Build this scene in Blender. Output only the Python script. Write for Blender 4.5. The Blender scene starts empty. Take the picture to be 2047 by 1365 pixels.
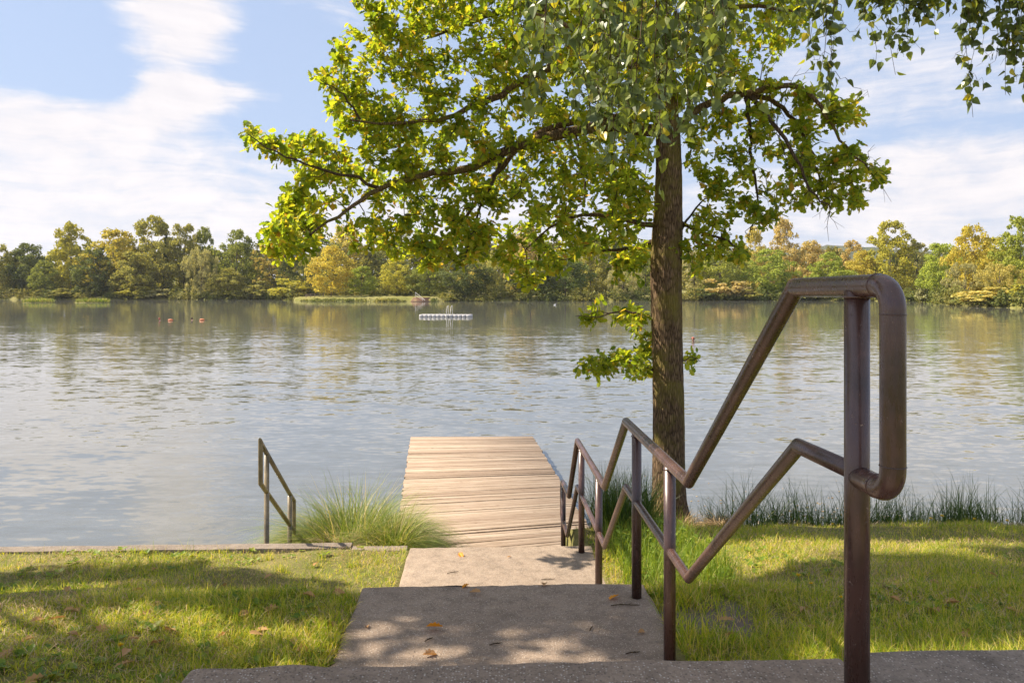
import bpy, math, random
import numpy as np
from mathutils import Vector
random.seed(7); rng = np.random.default_rng(11)
SC = bpy.context.scene; COL = SC.collection
F = 1500.0; CX = 1023.5; HY = 575.0; E = 3.65          # focal length (px of the 2047 px photo), horizon row, eye height over the water
TH = math.atan((CX-972)/F)                             # the stairs run a little to the left of the view axis
CT, ST = math.cos(TH), math.sin(TH)
def P(px, py, Y): return np.array([(px-CX)*Y/F, Y, E-(py-HY)*Y/F])
def L(u, v, z): return np.array([v*CT-u*ST, u*CT+v*ST, z])
def to_uv(X, Y): return Y*CT-X*ST, X*CT+Y*ST
SUN_EL = math.radians(47); SUN_AZ = math.radians(12)   # azimuth: from the left, a little in front
SUN = np.array([-math.cos(SUN_EL)*math.cos(SUN_AZ), math.cos(SUN_EL)*math.sin(SUN_AZ), math.sin(SUN_EL)])

# ------------------------------------------------------------------ objects
def tag(o, label=None, cat=None, group=None, kind=None):
    if label: o['label'] = label
    if cat: o['category'] = cat
    if group: o['group'] = group
    if kind: o['kind'] = kind
    return o
def empty(name, loc=(0, 0, 0), rz=0):
    o = bpy.data.objects.new(name, None); COL.objects.link(o); o.location = loc; o.rotation_euler = (0, 0, rz); o.empty_display_size = .2
    return o
def copy_tree(o, parent=None):
    c = o.copy(); COL.objects.link(c)
    if parent: c.parent = parent
    for ch in list(o.children): copy_tree(ch, c)
    return c
class MB:
    """collects geometry, links it as one mesh object"""
    def __init__(s): s.v = []; s.n = 0; s.lv = []; s.lt = []
    def add(s, verts, flat, totals):
        verts = np.asarray(verts, float); s.v.append(verts); s.lv.append(np.asarray(flat, np.int64)+s.n); s.lt.append(np.asarray(totals, np.int64)); s.n += len(verts)
    def faces(s, verts, faces):
        s.add(verts, [i for f in faces for i in f], [len(f) for f in faces])
    def box(s, c, size, rz=0, jit=0):
        x, y, z = [k/2 for k in size]
        v = np.array([(a*x, b*y, d*z) for d in (-1, 1) for a, b in ((-1, -1), (1, -1), (1, 1), (-1, 1))])
        if jit: v = v+rng.normal(0, jit, v.shape)
        cr, sr = math.cos(rz), math.sin(rz)
        v = np.c_[v[:, 0]*cr-v[:, 1]*sr, v[:, 0]*sr+v[:, 1]*cr, v[:, 2]]+np.asarray(c)
        s.faces(v, [(3, 2, 1, 0), (4, 5, 6, 7), (0, 1, 5, 4), (1, 2, 6, 5), (2, 3, 7, 6), (3, 0, 4, 7)])
    def tube(s, pts, rad, n=6, caps=False):
        pts = np.asarray(pts, float); m = len(pts); rad = np.broadcast_to(np.asarray(rad, float), (m,))
        t = np.gradient(pts, axis=0); t /= np.linalg.norm(t, axis=1)[:, None]+1e-9
        a = np.array([0., 0, 1]) if abs(t[0][2]) < .9 else np.array([1., 0, 0])
        nrm = np.cross(t[0], a); nrm /= np.linalg.norm(nrm)
        ang = np.arange(n)*2*math.pi/n; V = []
        for i in range(m):
            nrm = nrm-t[i]*nrm.dot(t[i]); nrm /= np.linalg.norm(nrm)+1e-9; b = np.cross(t[i], nrm)
            V.append(pts[i]+rad[i]*(np.cos(ang)[:, None]*nrm+np.sin(ang)[:, None]*b))
        V = np.concatenate(V); fl = []
        for i in range(m-1):
            for k in range(n):
                k2 = (k+1) % n; fl += [i*n+k, i*n+k2, (i+1)*n+k2, (i+1)*n+k]
        tot = [4]*((m-1)*n)
        if caps: fl += list(range(n))[::-1]+list(range((m-1)*n, m*n)); tot += [n, n]
        s.add(V, fl, tot)
    def inst(s, tv, tf, R, T):
        """template verts/faces at M frames: R (M,3,3) columns, T (M,3)"""
        tv = np.asarray(tv, float); M = len(T)
        V = np.einsum('mij,kj->mki', R, tv)+T[:, None, :]
        fl = np.array([i for f in tf for i in f]); tot = np.array([len(f) for f in tf])
        s.add(V.reshape(-1, 3), (fl[None]+(np.arange(M)*len(tv))[:, None]).ravel(), np.tile(tot, M))
    def build(s, name, mat, parent=None, smooth=False, loc=None):
        me = bpy.data.meshes.new(name); v = np.concatenate(s.v).astype(np.float32); lv = np.concatenate(s.lv).astype(np.int32); lt = np.concatenate(s.lt).astype(np.int32)
        if loc is not None: v = v-np.asarray(loc, np.float32)
        me.vertices.add(len(v)); me.vertices.foreach_set('co', v.ravel())
        me.loops.add(len(lv)); me.loops.foreach_set('vertex_index', lv)
        me.polygons.add(len(lt)); me.polygons.foreach_set('loop_start', np.r_[0, np.cumsum(lt)[:-1]].astype(np.int32)); me.polygons.foreach_set('loop_total', lt)
        if smooth: me.polygons.foreach_set('use_smooth', np.ones(len(lt), bool))
        me.update(calc_edges=True); me.validate()
        for m in (mat if isinstance(mat, (list, tuple)) else [mat]): me.materials.append(m)
        o = bpy.data.objects.new(name, me); COL.objects.link(o)
        if parent: o.parent = parent
        if loc is not None: o.location = loc
        return o
def frames(d, n, size):
    """leaf frames: axis d, normal n"""
    d = d/(np.linalg.norm(d, axis=1)[:, None]+1e-9); x = np.cross(d, n); x /= np.linalg.norm(x, axis=1)[:, None]+1e-9; z = np.cross(x, d)
    return np.stack([x, d, z], axis=2)*np.asarray(size)[:, None, None]
def unit(n):
    v = rng.normal(size=(n, 3)); return v/np.linalg.norm(v, axis=1)[:, None]
def bevel(o, w=.01, seg=2):
    m = o.modifiers.new('bevel', 'BEVEL'); m.width = w; m.segments = seg; m.limit_method = 'ANGLE'; return o

# ------------------------------------------------------------------ materials
class NT:
    def __init__(s, nt): s.nt = nt; nt.nodes.clear()
    def n(s, typ, ins=None, **kw):
        nd = s.nt.nodes.new(typ)
        for k, v in kw.items(): setattr(nd, k, v)
        for k, v in (ins or {}).items():
            if hasattr(v, 'is_output') or hasattr(v, 'links'): s.nt.links.new(v, nd.inputs[k])
            else: nd.inputs[k].default_value = v
        return nd
    def math(s, op, a, b=0., c=0., clamp=False):
        return s.n('ShaderNodeMath', {0: a, 1: b, 2: c}, operation=op, use_clamp=clamp).outputs[0]
    def vm(s, op, a, b=(0, 0, 0)):
        nd = s.n('ShaderNodeVectorMath', {0: a, 1: b}, operation=op); return nd.outputs['Value'] if op in ('DISTANCE', 'LENGTH', 'DOT_PRODUCT') else nd.outputs[0]
    def mix(s, f, a, b, bt='MIX'):
        nd = s.n('ShaderNodeMix', data_type='RGBA', blend_type=bt)
        for k, v in ((0, f), (6, a), (7, b)):
            if hasattr(v, 'links'): s.nt.links.new(v, nd.inputs[k])
            else: nd.inputs[k].default_value = (*v, 1) if k > 0 and len(v) == 3 else v
        return nd.outputs[2]
    def noise(s, vec, scale, detail=4, rough=.55, dist=0):
        return s.n('ShaderNodeTexNoise', {'Vector': vec, 'Scale': scale, 'Detail': detail, 'Roughness': rough, 'Distortion': dist})
    def ramp(s, f, stops):
        nd = s.n('ShaderNodeValToRGB', {0: f}); cr = nd.color_ramp
        while len(cr.elements) > 1: cr.elements.remove(cr.elements[-1])
        cr.elements[0].position = stops[0][0]; cr.elements[0].color = (*stops[0][1], 1)
        for p, c in stops[1:]:
            e = cr.elements.new(p); e.color = (*c, 1)
        return nd.outputs[0]
    def rng(s, f, a, b, c=0., d=1., smooth=False):
        return s.n('ShaderNodeMapRange', {0: f, 1: a, 2: b, 3: c, 4: d}, interpolation_type='SMOOTHSTEP' if smooth else 'LINEAR').outputs[0]
    def map(s, vec, scale=(1, 1, 1), rot=(0, 0, 0), loc=(0, 0, 0)):
        return s.n('ShaderNodeMapping', {'Vector': vec, 'Scale': scale, 'Rotation': rot, 'Location': loc}).outputs[0]
def mat(name):
    m = bpy.data.materials.new(name); m.use_nodes = True; t = NT(m.node_tree); t.out = t.n('ShaderNodeOutputMaterial')
    return m, t
def finish(t, col, rough=.7, bump=None, bdist=.01, bstr=1., spec=.3, metal=0.):
    p = t.n('ShaderNodeBsdfPrincipled', {'Base Color': col if hasattr(col, 'links') else (*col, 1), 'Roughness': rough, 'Specular IOR Level': spec, 'Metallic': metal})
    if bump is not None:
        b = t.n('ShaderNodeBump', {'Height': bump, 'Distance': bdist, 'Strength': bstr}); t.nt.links.new(b.outputs[0], p.inputs['Normal'])
    t.nt.links.new(p.outputs[0], t.out.inputs[0]); return p
def leaf_mat(name, stops, trans=.45, transcol=(1.25, 1.2, .5), rough=.45, spec=.35, use_obj=False, low=None):
    m, t = mat(name); g = t.n('ShaderNodeNewGeometry'); r = g.outputs['Random Per Island']
    col = t.ramp(r, stops)
    if use_obj:
        oi = t.n('ShaderNodeObjectInfo'); col = t.mix(1., col, oi.outputs['Color'], 'MULTIPLY')
    if low:
        tc = t.n('ShaderNodeTexCoord'); nz = t.noise(tc.outputs['Object'], low[0], 2).outputs[0]
        col = t.mix(t.rng(nz, .35, .65), col, low[1], 'MULTIPLY')
    p = t.n('ShaderNodeBsdfPrincipled', {'Base Color': col, 'Roughness': rough, 'Specular IOR Level': spec})
    tr = t.n('ShaderNodeBsdfTranslucent', {'Color': t.mix(1., col, transcol, 'MULTIPLY')})
    mx = t.n('ShaderNodeMixShader', {0: trans, 1: p.outputs[0], 2: tr.outputs[0]}); t.nt.links.new(mx.outputs[0], t.out.inputs[0]); return m

M = {}
M['oak_leaf'] = leaf_mat('oak_leaf', [(0, (.115, .185, .025)), (.3, (.23, .305, .026)), (.75, (.36, .40, .035)), (.94, (.42, .37, .04)), (.985, (.52, .36, .05)), (1, (.42, .22, .05))], .6, (1.6, 1.5, .65))
M['birch_leaf'] = leaf_mat('birch_leaf', [(0, (.085, .12, .05)), (.5, (.15, .19, .06)), (.93, (.26, .3, .05)), (1, (.55, .43, .04))], .4, (1.5, 1.5, .6), .35, .5)
M['far_leaf'] = leaf_mat('far_leaf', [(0, (1.05, 1.15, 1.05)), (.5, (1.7, 1.7, 1.6)), (1, (2.4, 2.25, 1.7))], .42, (1.3, 1.25, .7), .7, .1, use_obj=True)
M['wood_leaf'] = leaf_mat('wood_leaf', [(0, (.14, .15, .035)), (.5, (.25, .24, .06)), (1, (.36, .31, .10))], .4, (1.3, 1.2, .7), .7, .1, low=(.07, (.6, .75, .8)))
M['grass'] = leaf_mat('grass', [(0, (.11, .2, .015)), (.25, (.24, .335, .02)), (.6, (.43, .455, .035)), (.8, (.58, .5, .07)), (.92, (.64, .5, .18)), (1, (.66, .54, .3))], .45, (1.5, 1.4, .6), .5, .25)
M['sedge'] = leaf_mat('sedge', [(0, (.10, .15, .025)), (.5, (.21, .28, .04)), (.78, (.34, .35, .08)), (.9, (.52, .43, .2)), (1, (.58, .47, .27))], .4, (1.4, 1.3, .6), .45, .3)
M['reed'] = leaf_mat('reed', [(0, (.035, .075, .014)), (.7, (.075, .135, .025)), (.94, (.14, .19, .03)), (1, (.3, .25, .1))], .3, (1.3, 1.3, .6), .45, .3)
M['weed'] = leaf_mat('weed', [(0, (.12, .2, .025)), (.7, (.22, .31, .04)), (1, (.38, .38, .07))], .45, (1.5, 1.4, .6), .45, .3)
M['dry'] = leaf_mat('dry', [(0, (.28, .18, .09)), (.6, (.46, .33, .18)), (1, (.58, .46, .28))], .25, (1.1, 1, .8), .7, .15)
M['fallen'] = leaf_mat('fallen', [(0, (.26, .13, .05)), (.5, (.46, .26, .11)), (1, (.6, .40, .22))], .25, (1.2, 1, .7), .6, .2)
M['orange_leaf'] = leaf_mat('orange_leaf', [(0, (.75, .27, .02)), (1, (.8, .38, .04))], .3, (1.2, 1, .6), .5, .3)
M['yellow'] = leaf_mat('yellow_petal', [(0, (.75, .5, .01)), (1, (.8, .58, .02))], .3, (1, 1, 1), .5, .2)

def bark(name, a, b, moss=None, sc=1.):
    m, t = mat(name); o = t.n('ShaderNodeTexCoord').outputs['Object']
    mp = t.map(o, (48*sc, 48*sc, 6*sc)); w = t.noise(mp, 1, 5, .65, .6).outputs[0]
    v = t.n('ShaderNodeTexVoronoi', {'Vector': t.map(o, (52*sc, 52*sc, 8*sc)), 'Scale': 1., 'Randomness': 1.}, feature='DISTANCE_TO_EDGE').outputs[0]
    h = t.math('ADD', t.math('MULTIPLY', t.rng(v, 0, .35), .7), t.math('MULTIPLY', w, .6))
    col = t.mix(t.rng(h, .25, 1.05), a, b)
    if moss: col = t.mix(t.math('MULTIPLY', t.rng(t.noise(o, 2.2, 5, .7).outputs[0], .46, .64), .75), col, moss)
    finish(t, col, .9, h, .016, 1., .15); return m
M['bark'] = bark('oak_bark', (.038, .024, .014), (.30, .20, .12), (.19, .16, .035))
M['twig'] = bark('twig_bark', (.05, .035, .024), (.17, .12, .075))
M['birch_bark'] = bark('birch_bark', (.08, .07, .06), (.6, .57, .52))
M['far_bark'] = bark('far_bark', (.06, .045, .035), (.22, .19, .15), None, .2)

def concrete(name, base, dark, speck=1.):
    m, t = mat(name); g = t.n('ShaderNodeNewGeometry').outputs['Position']
    big = t.noise(g, 1.3, 6, .65).outputs[0]; fine = t.noise(g, 60, 3, .7).outputs[0]; mid = t.noise(g, 9, 5, .7).outputs[0]
    v = t.n('ShaderNodeTexVoronoi', {'Vector': g, 'Scale': 125., 'Randomness': 1.}); d = v.outputs['Distance']; cr = t.n('ShaderNodeSeparateColor', {0: v.outputs['Color']}).outputs[0]
    col = t.mix(t.rng(big, .3, .7), dark, base)
    col = t.mix(t.math('MULTIPLY', t.rng(mid, .42, .68), .5), col, tuple(k*.5 for k in dark)); st_ = t.rng(t.noise(g, 2.6, 7, .75).outputs[0], .52, .66); col = t.mix(t.math('MULTIPLY', st_, .45), col, tuple(k*.42 for k in dark))
    peb = t.math('MULTIPLY', t.rng(d, .42, .25), t.math('GREATER_THAN', cr, .72)); pebd = t.math('MULTIPLY', t.rng(d, .38, .25), t.math('LESS_THAN', cr, .25))
    col = t.mix(t.math('MULTIPLY', peb, .75*speck), col, (.66, .58, .5)); col = t.mix(t.math('MULTIPLY', pebd, .55*speck), col, (.10, .085, .075))
    col = t.mix(t.math('MULTIPLY', t.rng(fine, .3, .7), .5), col, t.mix(1., col, (.6, .58, .56), 'MULTIPLY'))
    h = t.math('ADD', t.math('MULTIPLY', fine, .5), t.math('SUBTRACT', t.math('MULTIPLY', t.rng(d, .5, .1), .6), t.math('MULTIPLY', mid, .3)))
    finish(t, col, .9, h, .005, 1., .2); return m
M['concrete'] = concrete('washed_concrete', (.41, .32, .245), (.32, .245, .185))
M['concrete_grey'] = concrete('aggregate_concrete', (.40, .305, .23), (.27, .205, .155), 1.1)
M['concrete_pale'] = concrete('pale_concrete', (.34, .275, .22), (.23, .185, .15))

def paint(name, a, b, worn):
    m, t = mat(name); o = t.n('ShaderNodeNewGeometry').outputs['Position']
    n1 = t.noise(o, 7, 5, .7).outputs[0]; n2 = t.noise(o, 55, 4, .75).outputs[0]; n3 = t.noise(t.map(o, (90, 90, 14)), 1, 3, .6).outputs[0]
    col = t.mix(t.rng(n1, .3, .7), a, b)
    rub = t.rng(t.noise(o, 4.5, 4, .65).outputs[0], .48, .66); col = t.mix(t.math('MULTIPLY', rub, .75), col, tuple(k*.35 for k in a)); wr = t.rng(t.noise(t.map(o, (6, 6, 2.5)), 2.2, 5, .75).outputs[0], .60, .70); col = t.mix(t.math('MULTIPLY', wr, .55), col, tuple(min(1, k*2.5) for k in b))
    chip = t.math('MULTIPLY', t.rng(n2, .645, .67), t.rng(n1, .42, .58)); col = t.mix(chip, col, worn)
    rough = t.math('ADD', t.rng(n3, .3, .7, .2, .42), t.math('MULTIPLY', chip, .3))
    h = t.math('SUBTRACT', t.math('MULTIPLY', n3, .25), chip)
    finish(t, col, rough, h, .0016, 1., .7); return m
M['brown_paint'] = paint('brown_paint', (.058, .028, .023), (.088, .043, .034), (.34, .24, .19))
M['olive_paint'] = paint('olive_paint', (.20, .155, .085), (.27, .21, .12), (.42, .36, .27))

m, t = mat('deck_wood'); M['deck'] = m
g = t.n('ShaderNodeNewGeometry'); o = t.n('ShaderNodeTexCoord').outputs['Object']; r = g.outputs['Random Per Island']
sh = t.vm('ADD', o, t.n('ShaderNodeCombineXYZ', {0: t.math('MULTIPLY', r, 37.), 1: 0., 2: 0.}).outputs[0])
gr = t.noise(t.map(sh, (2.2, 75, 20)), 1, 6, .7, .5).outputs[0]; bl = t.noise(t.map(sh, (1.4, 9, 3)), 1, 4, .6).outputs[0]
kn = t.n('ShaderNodeTexVoronoi', {'Vector': t.map(sh, (2.4, 7, 1)), 'Scale': 1., 'Randomness': 1.}).outputs['Distance']
col = t.ramp(gr, [(.25, (.11, .075, .05)), (.4, (.32, .235, .165)), (.58, (.445, .355, .275)), (.8, (.56, .46, .37))])
col = t.mix(t.rng(r, 0, 1, .0, .85), col, t.mix(1., col, (.62, .57, .54), 'MULTIPLY')); col = t.mix(t.math('MULTIPLY', t.rng(bl, .5, .75), .45), col, (.20, .14, .095))
col = t.mix(t.math('MULTIPLY', t.rng(kn, .1, .04), .7), col, (.13, .075, .045))
finish(t, col, .8, gr, .006, 1., .2)
def plain(name, col, rough=.6, var=.25, sc=8, spec=.3):
    m, t = mat(name); o = t.n('ShaderNodeTexCoord').outputs['Object']; n = t.noise(o, sc, 5, .65).outputs[0]
    finish(t, t.mix(t.rng(n, .3, .7), tuple(k*(1-var) for k in col), tuple(min(1, k*(1+var)) for k in col)), rough, n, .01, .3, spec); return m
M['old_wood'] = plain('old_wood', (.16, .12, .085), .85)
M['skin'] = plain('skin', (.55, .30, .22), .5, .08); M['hair'] = plain('hair', (.07, .045, .03), .6); M['red_cap'] = plain('red_cap', (.45, .12, .07), .5, .1)
M['orange'] = plain('orange_plastic', (.75, .24, .10), .4, .06); M['strap'] = plain('strap', (.05, .05, .05), .7)
M['raft'] = plain('raft_plastic', (.50, .48, .47), .5, .12, 2); M['raft_dark'] = plain('raft_gap', (.10, .10, .11), .7)
M['steel'] = plain('steel', (.6, .58, .55), .3, .1); M['rust_wood'] = plain('rust_wood', (.30, .18, .12), .7)
M['roof'] = plain('roof_tile', (.36, .10, .07), .8, .2, .8); M['wall'] = plain('house_wall', (.55, .47, .38), .9, .1, .5); M['glass'] = plain('window_glass', (.05, .06, .07), .1, .1)
M['white'] = plain('white_feather', (.8, .8, .78), .7, .05); M['sand'] = plain('pale_sand', (.55, .48, .38), .95, .15, .5)
M['hill'] = None
m, t = mat('soil_and_turf'); M['ground'] = m
g = t.n('ShaderNodeNewGeometry').outputs['Position']; a = t.noise(g, 1.7, 6, .65).outputs[0]; b = t.noise(g, 28, 5, .7).outputs[0]; c = t.noise(g, 130, 3, .7).outputs[0]
col = t.mix(t.rng(a, .38, .62), (.16, .17, .045), (.28, .24, .09)); col = t.mix(t.math('MULTIPLY', t.rng(b, .45, .7), .7), col, (.28, .21, .12)); col = t.mix(t.math('MULTIPLY', t.rng(c, .4, .7), .5), col, (.10, .11, .03))
bp = P(1420, 1250, 4.35)
dd = t.math('ADD', t.vm('DISTANCE', t.map(g, (.75, 1, 0)), (bp[0]*.75, bp[1], 0)), t.math('MULTIPLY', t.math('SUBTRACT', b, .5), .35))
col = t.mix(t.rng(dd, .33, .2), col, t.mix(c, (.15, .12, .095), (.30, .245, .20)))
finish(t, col, .95, t.math('ADD', b, t.math('MULTIPLY', c, .5)), .02, 1., .1)
m, t = mat('far_turf'); M['far_ground'] = m
g = t.n('ShaderNodeNewGeometry').outputs['Position']; a = t.noise(g, .12, 5, .65).outputs[0]; b = t.noise(g, 1.5, 4, .7).outputs[0]
col = t.mix(t.rng(a, .38, .62), (.17, .17, .045), (.27, .24, .085)); col = t.mix(t.math('MULTIPLY', t.rng(b, .45, .7), .5), col, (.10, .11, .03)); finish(t, col, .95, b, .3, 1., .1)
m, t = mat('forested_hill'); M['hill'] = m
g = t.n('ShaderNodeNewGeometry').outputs['Position']; a = t.noise(g, .05, 5, .7).outputs[0]; b = t.noise(g, .004, 4, .6).outputs[0]
finish(t, t.mix(t.rng(a, .35, .65), (.035, .055, .03), t.mix(t.rng(b, .4, .6), (.10, .115, .05), (.14, .115, .05))), .95, a, 8., 1., .05)

# ------------------------------------------------------------------ water
m, t = mat('lake_water'); M['water'] = m
g = t.n('ShaderNodeNewGeometry').outputs['Position']
def nv(scale, loc, s, det): return t.vm('SUBTRACT', t.noise(t.map(g, scale, (0, 0, .06), loc), s, det, .55).outputs['Color'], (.5, .5, .5))
n1 = nv((.34, 1., 1), (0, 0, 0), 2.0, 3); n2 = nv((.42, 1., 1), (7, 3, 0), 6.5, 3); n3 = nv((.3, 1., 1), (2, 9, 0), .45, 2)
Yc = t.n('ShaderNodeSeparateXYZ', {0: g}).outputs[1]
patch = t.rng(t.noise(t.map(g, (.02, .07, 1)), 1, 3, .6).outputs[0], .38, .62, .45, 1.25)
calm = t.math('MULTIPLY', t.rng(Yc, 25, 100, 1., .12, True), patch)
def sc(v, k): 
    return t.n('ShaderNodeVectorMath', {0: v, 3: k}, operation='SCALE').outputs[0]
s1 = sc(n1, t.math('MULTIPLY', calm, .20)); s2 = sc(n2, t.math('MULTIPLY', calm, t.rng(Yc, 10, 60, .32, .27))); s3 = sc(n3, t.math('MULTIPLY', calm, .06))
sm = t.vm('MULTIPLY', t.vm('ADD', t.vm('ADD', s1, s2), s3), (.22, 1., 0.))
nr = t.vm('NORMALIZE', t.vm('ADD', sm, (0, 0, 1)))
film = t.rng(t.noise(t.map(g, (.5, 1.2, 1)), .8, 6, .7).outputs[0], .45, .75)
p = t.n('ShaderNodeBsdfPrincipled', {'Base Color': t.mix(film, (.115, .116, .100), (.15, .15, .132)), 'Roughness': .045, 'IOR': 1.75, 'Specular IOR Level': .5, 'Normal': nr})
t.nt.links.new(p.outputs[0], t.out.inputs[0])

# ------------------------------------------------------------------ sky, sun, camera
w = bpy.data.worlds.new('World'); SC.world = w; w.use_nodes = True; t = NT(w.node_tree)
SKY_STR = .10
sky = t.n('ShaderNodeTexSky', sky_type='NISHITA'); sky.sun_disc = False; sky.sun_elevation = SUN_EL
sky.sun_rotation = math.atan2(SUN[0], SUN[1]); sky.altitude = 400; sky.air_density = 1.0; sky.dust_density = 1.2; sky.ozone_density = 1.3
d = t.n('ShaderNodeTexCoord').outputs['Generated']; sp = t.n('ShaderNodeSeparateXYZ', {0: d}); dx, dy, dz = sp.outputs
az = t.math('ARCTAN2', dx, dy); el = t.math('ARCSINE', dz)
q = t.n('ShaderNodeCombineXYZ', {0: az, 1: el, 2: 0.}).outputs[0]
def blob(px, py, rx, ry, k, rot=0):
    a0 = math.atan2((px-CX), F); e0 = math.atan2((HY-py), math.hypot(F, px-CX)); v = t.vm('SUBTRACT', q, (a0, e0, 0))
    if rot: v = t.n('ShaderNodeVectorRotate', {'Vector': v, 'Angle': rot}, rotation_type='Z_AXIS').outputs[0]
    dl = t.vm('LENGTH', t.vm('MULTIPLY', v, (F/rx, F/ry, 0)))
    return t.math('MULTIPLY', t.rng(dl, 1.35, .15, 0., 1., True), k)
wp = t.vm('ADD', q, t.vm('MULTIPLY', t.vm('SUBTRACT', t.noise(q, 5, 3).outputs['Color'], (.5, .5, .5)), (.10, .05, 0)))
c1 = t.noise(t.map(wp, (3.2, 11, 1), (0, 0, .12)), 1.6, 9, .62, .3).outputs[0]
c2 = t.noise(t.map(wp, (3.2, 34, 1), (0, 0, -.10), (3, 1, 0)), 2.2, 9, .68, .5).outputs[0]
c3 = t.noise(t.map(wp, (9, 14, 1), (0, 0, .1), (1, 5, 0)), 3., 8, .6).outputs[0]
base = t.math('ADD', t.math('ADD', t.math('MULTIPLY', c1, .40), t.math('MULTIPLY', c2, .34)), t.math('MULTIPLY', c3, .26))
bias = t.math('ADD', t.rng(el, .0, .26, .24, -.06), t.rng(el, .40, .60, 0., .16))
for b in ((170, 275, 330, 90, .16), (40, 230, 200, 60, .12), (360, 70, 135, 110, .30), (330, 150, 80, 60, .22), (430, 192, 200, 34, .22), (330, 20, 150, 60, .18), (180, 92, 110, 16, .16), (330, 210, 90, 60, .2), (1780, 130, 420, 90, .16), (1900, 330, 300, 120, .16), (250, 420, 900, 90, .1), (620, 40, 120, 60, .14),
          (130, 120, 230, 60, -.26), (575, 90, 120, 80, -.24), (610, 245, 150, 60, -.24), (420, 140, 110, 18, -.12), (80, 20, 220, 50, -.2), (170, 165, 200, 22, -.16), (1100, 250, 300, 120, -.1), (1850, 260, 200, 22, -.1), (1620, 310, 150, 30, -.06)):
    bias = t.math('ADD', bias, blob(*b))
dens = t.rng(t.math('ADD', base, bias), .46, .80, 0., 1., True)
side = t.rng(dx, -1, .3, 1., 0.)
ccol = t.mix(t.rng(base, .35, .65), (4.3, 4.15, 4.35), (5.3, 5.0, 4.95))
skyc = t.mix(t.rng(el, 0., .6, .88, .72), sky.outputs[0], (2.45, 3.0, 4.15))
col = t.mix(t.math('MULTIPLY', dens, .95), skyc, ccol)
bg = t.n('ShaderNodeBackground', {0: col, 1: SKY_STR}); wo = t.n('ShaderNodeOutputWorld', {0: bg.outputs[0]})
sun = bpy.data.lights.new('sun', 'SUN'); sun.energy = 5.0; sun.angle = math.radians(.53); sun.color = (1., .89, .73)
so = bpy.data.objects.new('sun', sun); COL.objects.link(so); so.rotation_euler = Vector(SUN).to_track_quat('Z', 'Y').to_euler(); so.location = (-20, 10, 40)
cam = bpy.data.cameras.new('camera'); cam.sensor_width = 36; cam.lens = 36*F/2047; cam.shift_y = -(682.5-HY)/2047; cam.clip_start = .05; cam.clip_end = 9000
co = bpy.data.objects.new('camera', cam); COL.objects.link(co); co.location = (0, 0, E); co.rotation_euler = (math.pi/2, 0, 0); SC.camera = co
SC.view_settings.view_transform = 'Standard'; SC.view_settings.look = 'None'; SC.view_settings.exposure = 1.05; SC.view_settings.gamma = 1
cy = SC.cycles; cy.use_denoising = True; cy.max_bounces = 8; cy.diffuse_bounces = 5; cy.glossy_bounces = 3; cy.transmission_bounces = 4; cy.caustics_reflective = False; cy.caustics_refractive = False; cy.sample_clamp_indirect = 6

# ------------------------------------------------------------------ ground
Z0, Z1, Z2, ZJ = E-1.0, E-1.875, E-2.53, E-3.33        # three landings, the jetty
PL = np.array([(-80, 2.62), (1.9, 2.61), (2.2, 2.52), (3.2, 1.98), (4.0, 1.80), (4.74, 1.70), (5.5, 1.46), (6.2, 1.24), (7.0, 1.10), (7.46, 1.06)])
PS = np.array([(-80, 2.62), (1.9, 2.60), (2.2, 2.5), (3.2, 1.80), (4.74, 1.73), (5.1, 1.52), (5.8, 1.14), (7.0, 1.09), (7.46, 1.06)])
PR = np.array([(-80, 2.62), (1.9, 2.61), (2.2, 2.52), (3.2, 1.98), (4.0, 1.80), (4.74, 1.70), (5.5, 1.50), (6.5, 1.28), (7.4, 1.10), (8.3, .96), (8.8, .80), (9.3, .55), (10.0, -.15), (12, -1.2), (60, -2)])
def zg(X, Y):
    X = np.asarray(X, float); Y = np.asarray(Y, float); u, v = to_uv(X, Y)
    bl = np.clip((-v-1.0)/1.4, 0, 1); zl = np.interp(u, PL[:, 0], PL[:, 1])*bl+np.interp(u, PS[:, 0], PS[:, 1])*(1-bl)
    drop = np.where(u > 7.47, np.where(v > -2.6, np.interp(u, [7.47, 8.3, 9.4, 9.9, 10.8], [.7, .4, .30, .05, -1.2]), -1.2), 0)
    zl = np.where(u > 7.47, drop, zl)
    zr = np.interp(u, PR[:, 0], PR[:, 1]); zr2 = np.interp(u, PS[:, 0], PS[:, 1]); zr2 = np.where(u > 7.46, np.interp(u, PR[:, 0], PR[:, 1]), zr2)
    br = np.clip((v-1.1)/1.3, 0, 1); zr = zr*br+zr2*(1-br)
    bump = .018*np.sin(X*2.3+Y*1.1)*np.sin(Y*2.9-X*.7)+.010*np.sin(X*6.1-Y*4.3)
    z = np.where(v < 0, zl, zr)+np.where(u > 2.3, bump, 0)
    cor = (v > -.70) & (v < .95)
    zc = np.interp(u, [-80, 1.0, 2.0, 3.4, 4.7, 5.8, 7.3, 8.4, 60], [2.4, 2.4, 2.2, 1.3, 1.3, .7, .7, -.5, -2])
    return np.where(cor, np.minimum(z, zc), z)
def axis(lo, hi, a, b, step, outer):
    mid = np.arange(a, b+1e-6, step); return np.r_[np.linspace(lo, a, outer)[:-1], mid, np.linspace(b, hi, outer)[1:]]
gx = axis(-90, 90, -8, 8, .08, 14); gy = axis(-60, 40, 1.2, 11, .07, 9)
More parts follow.
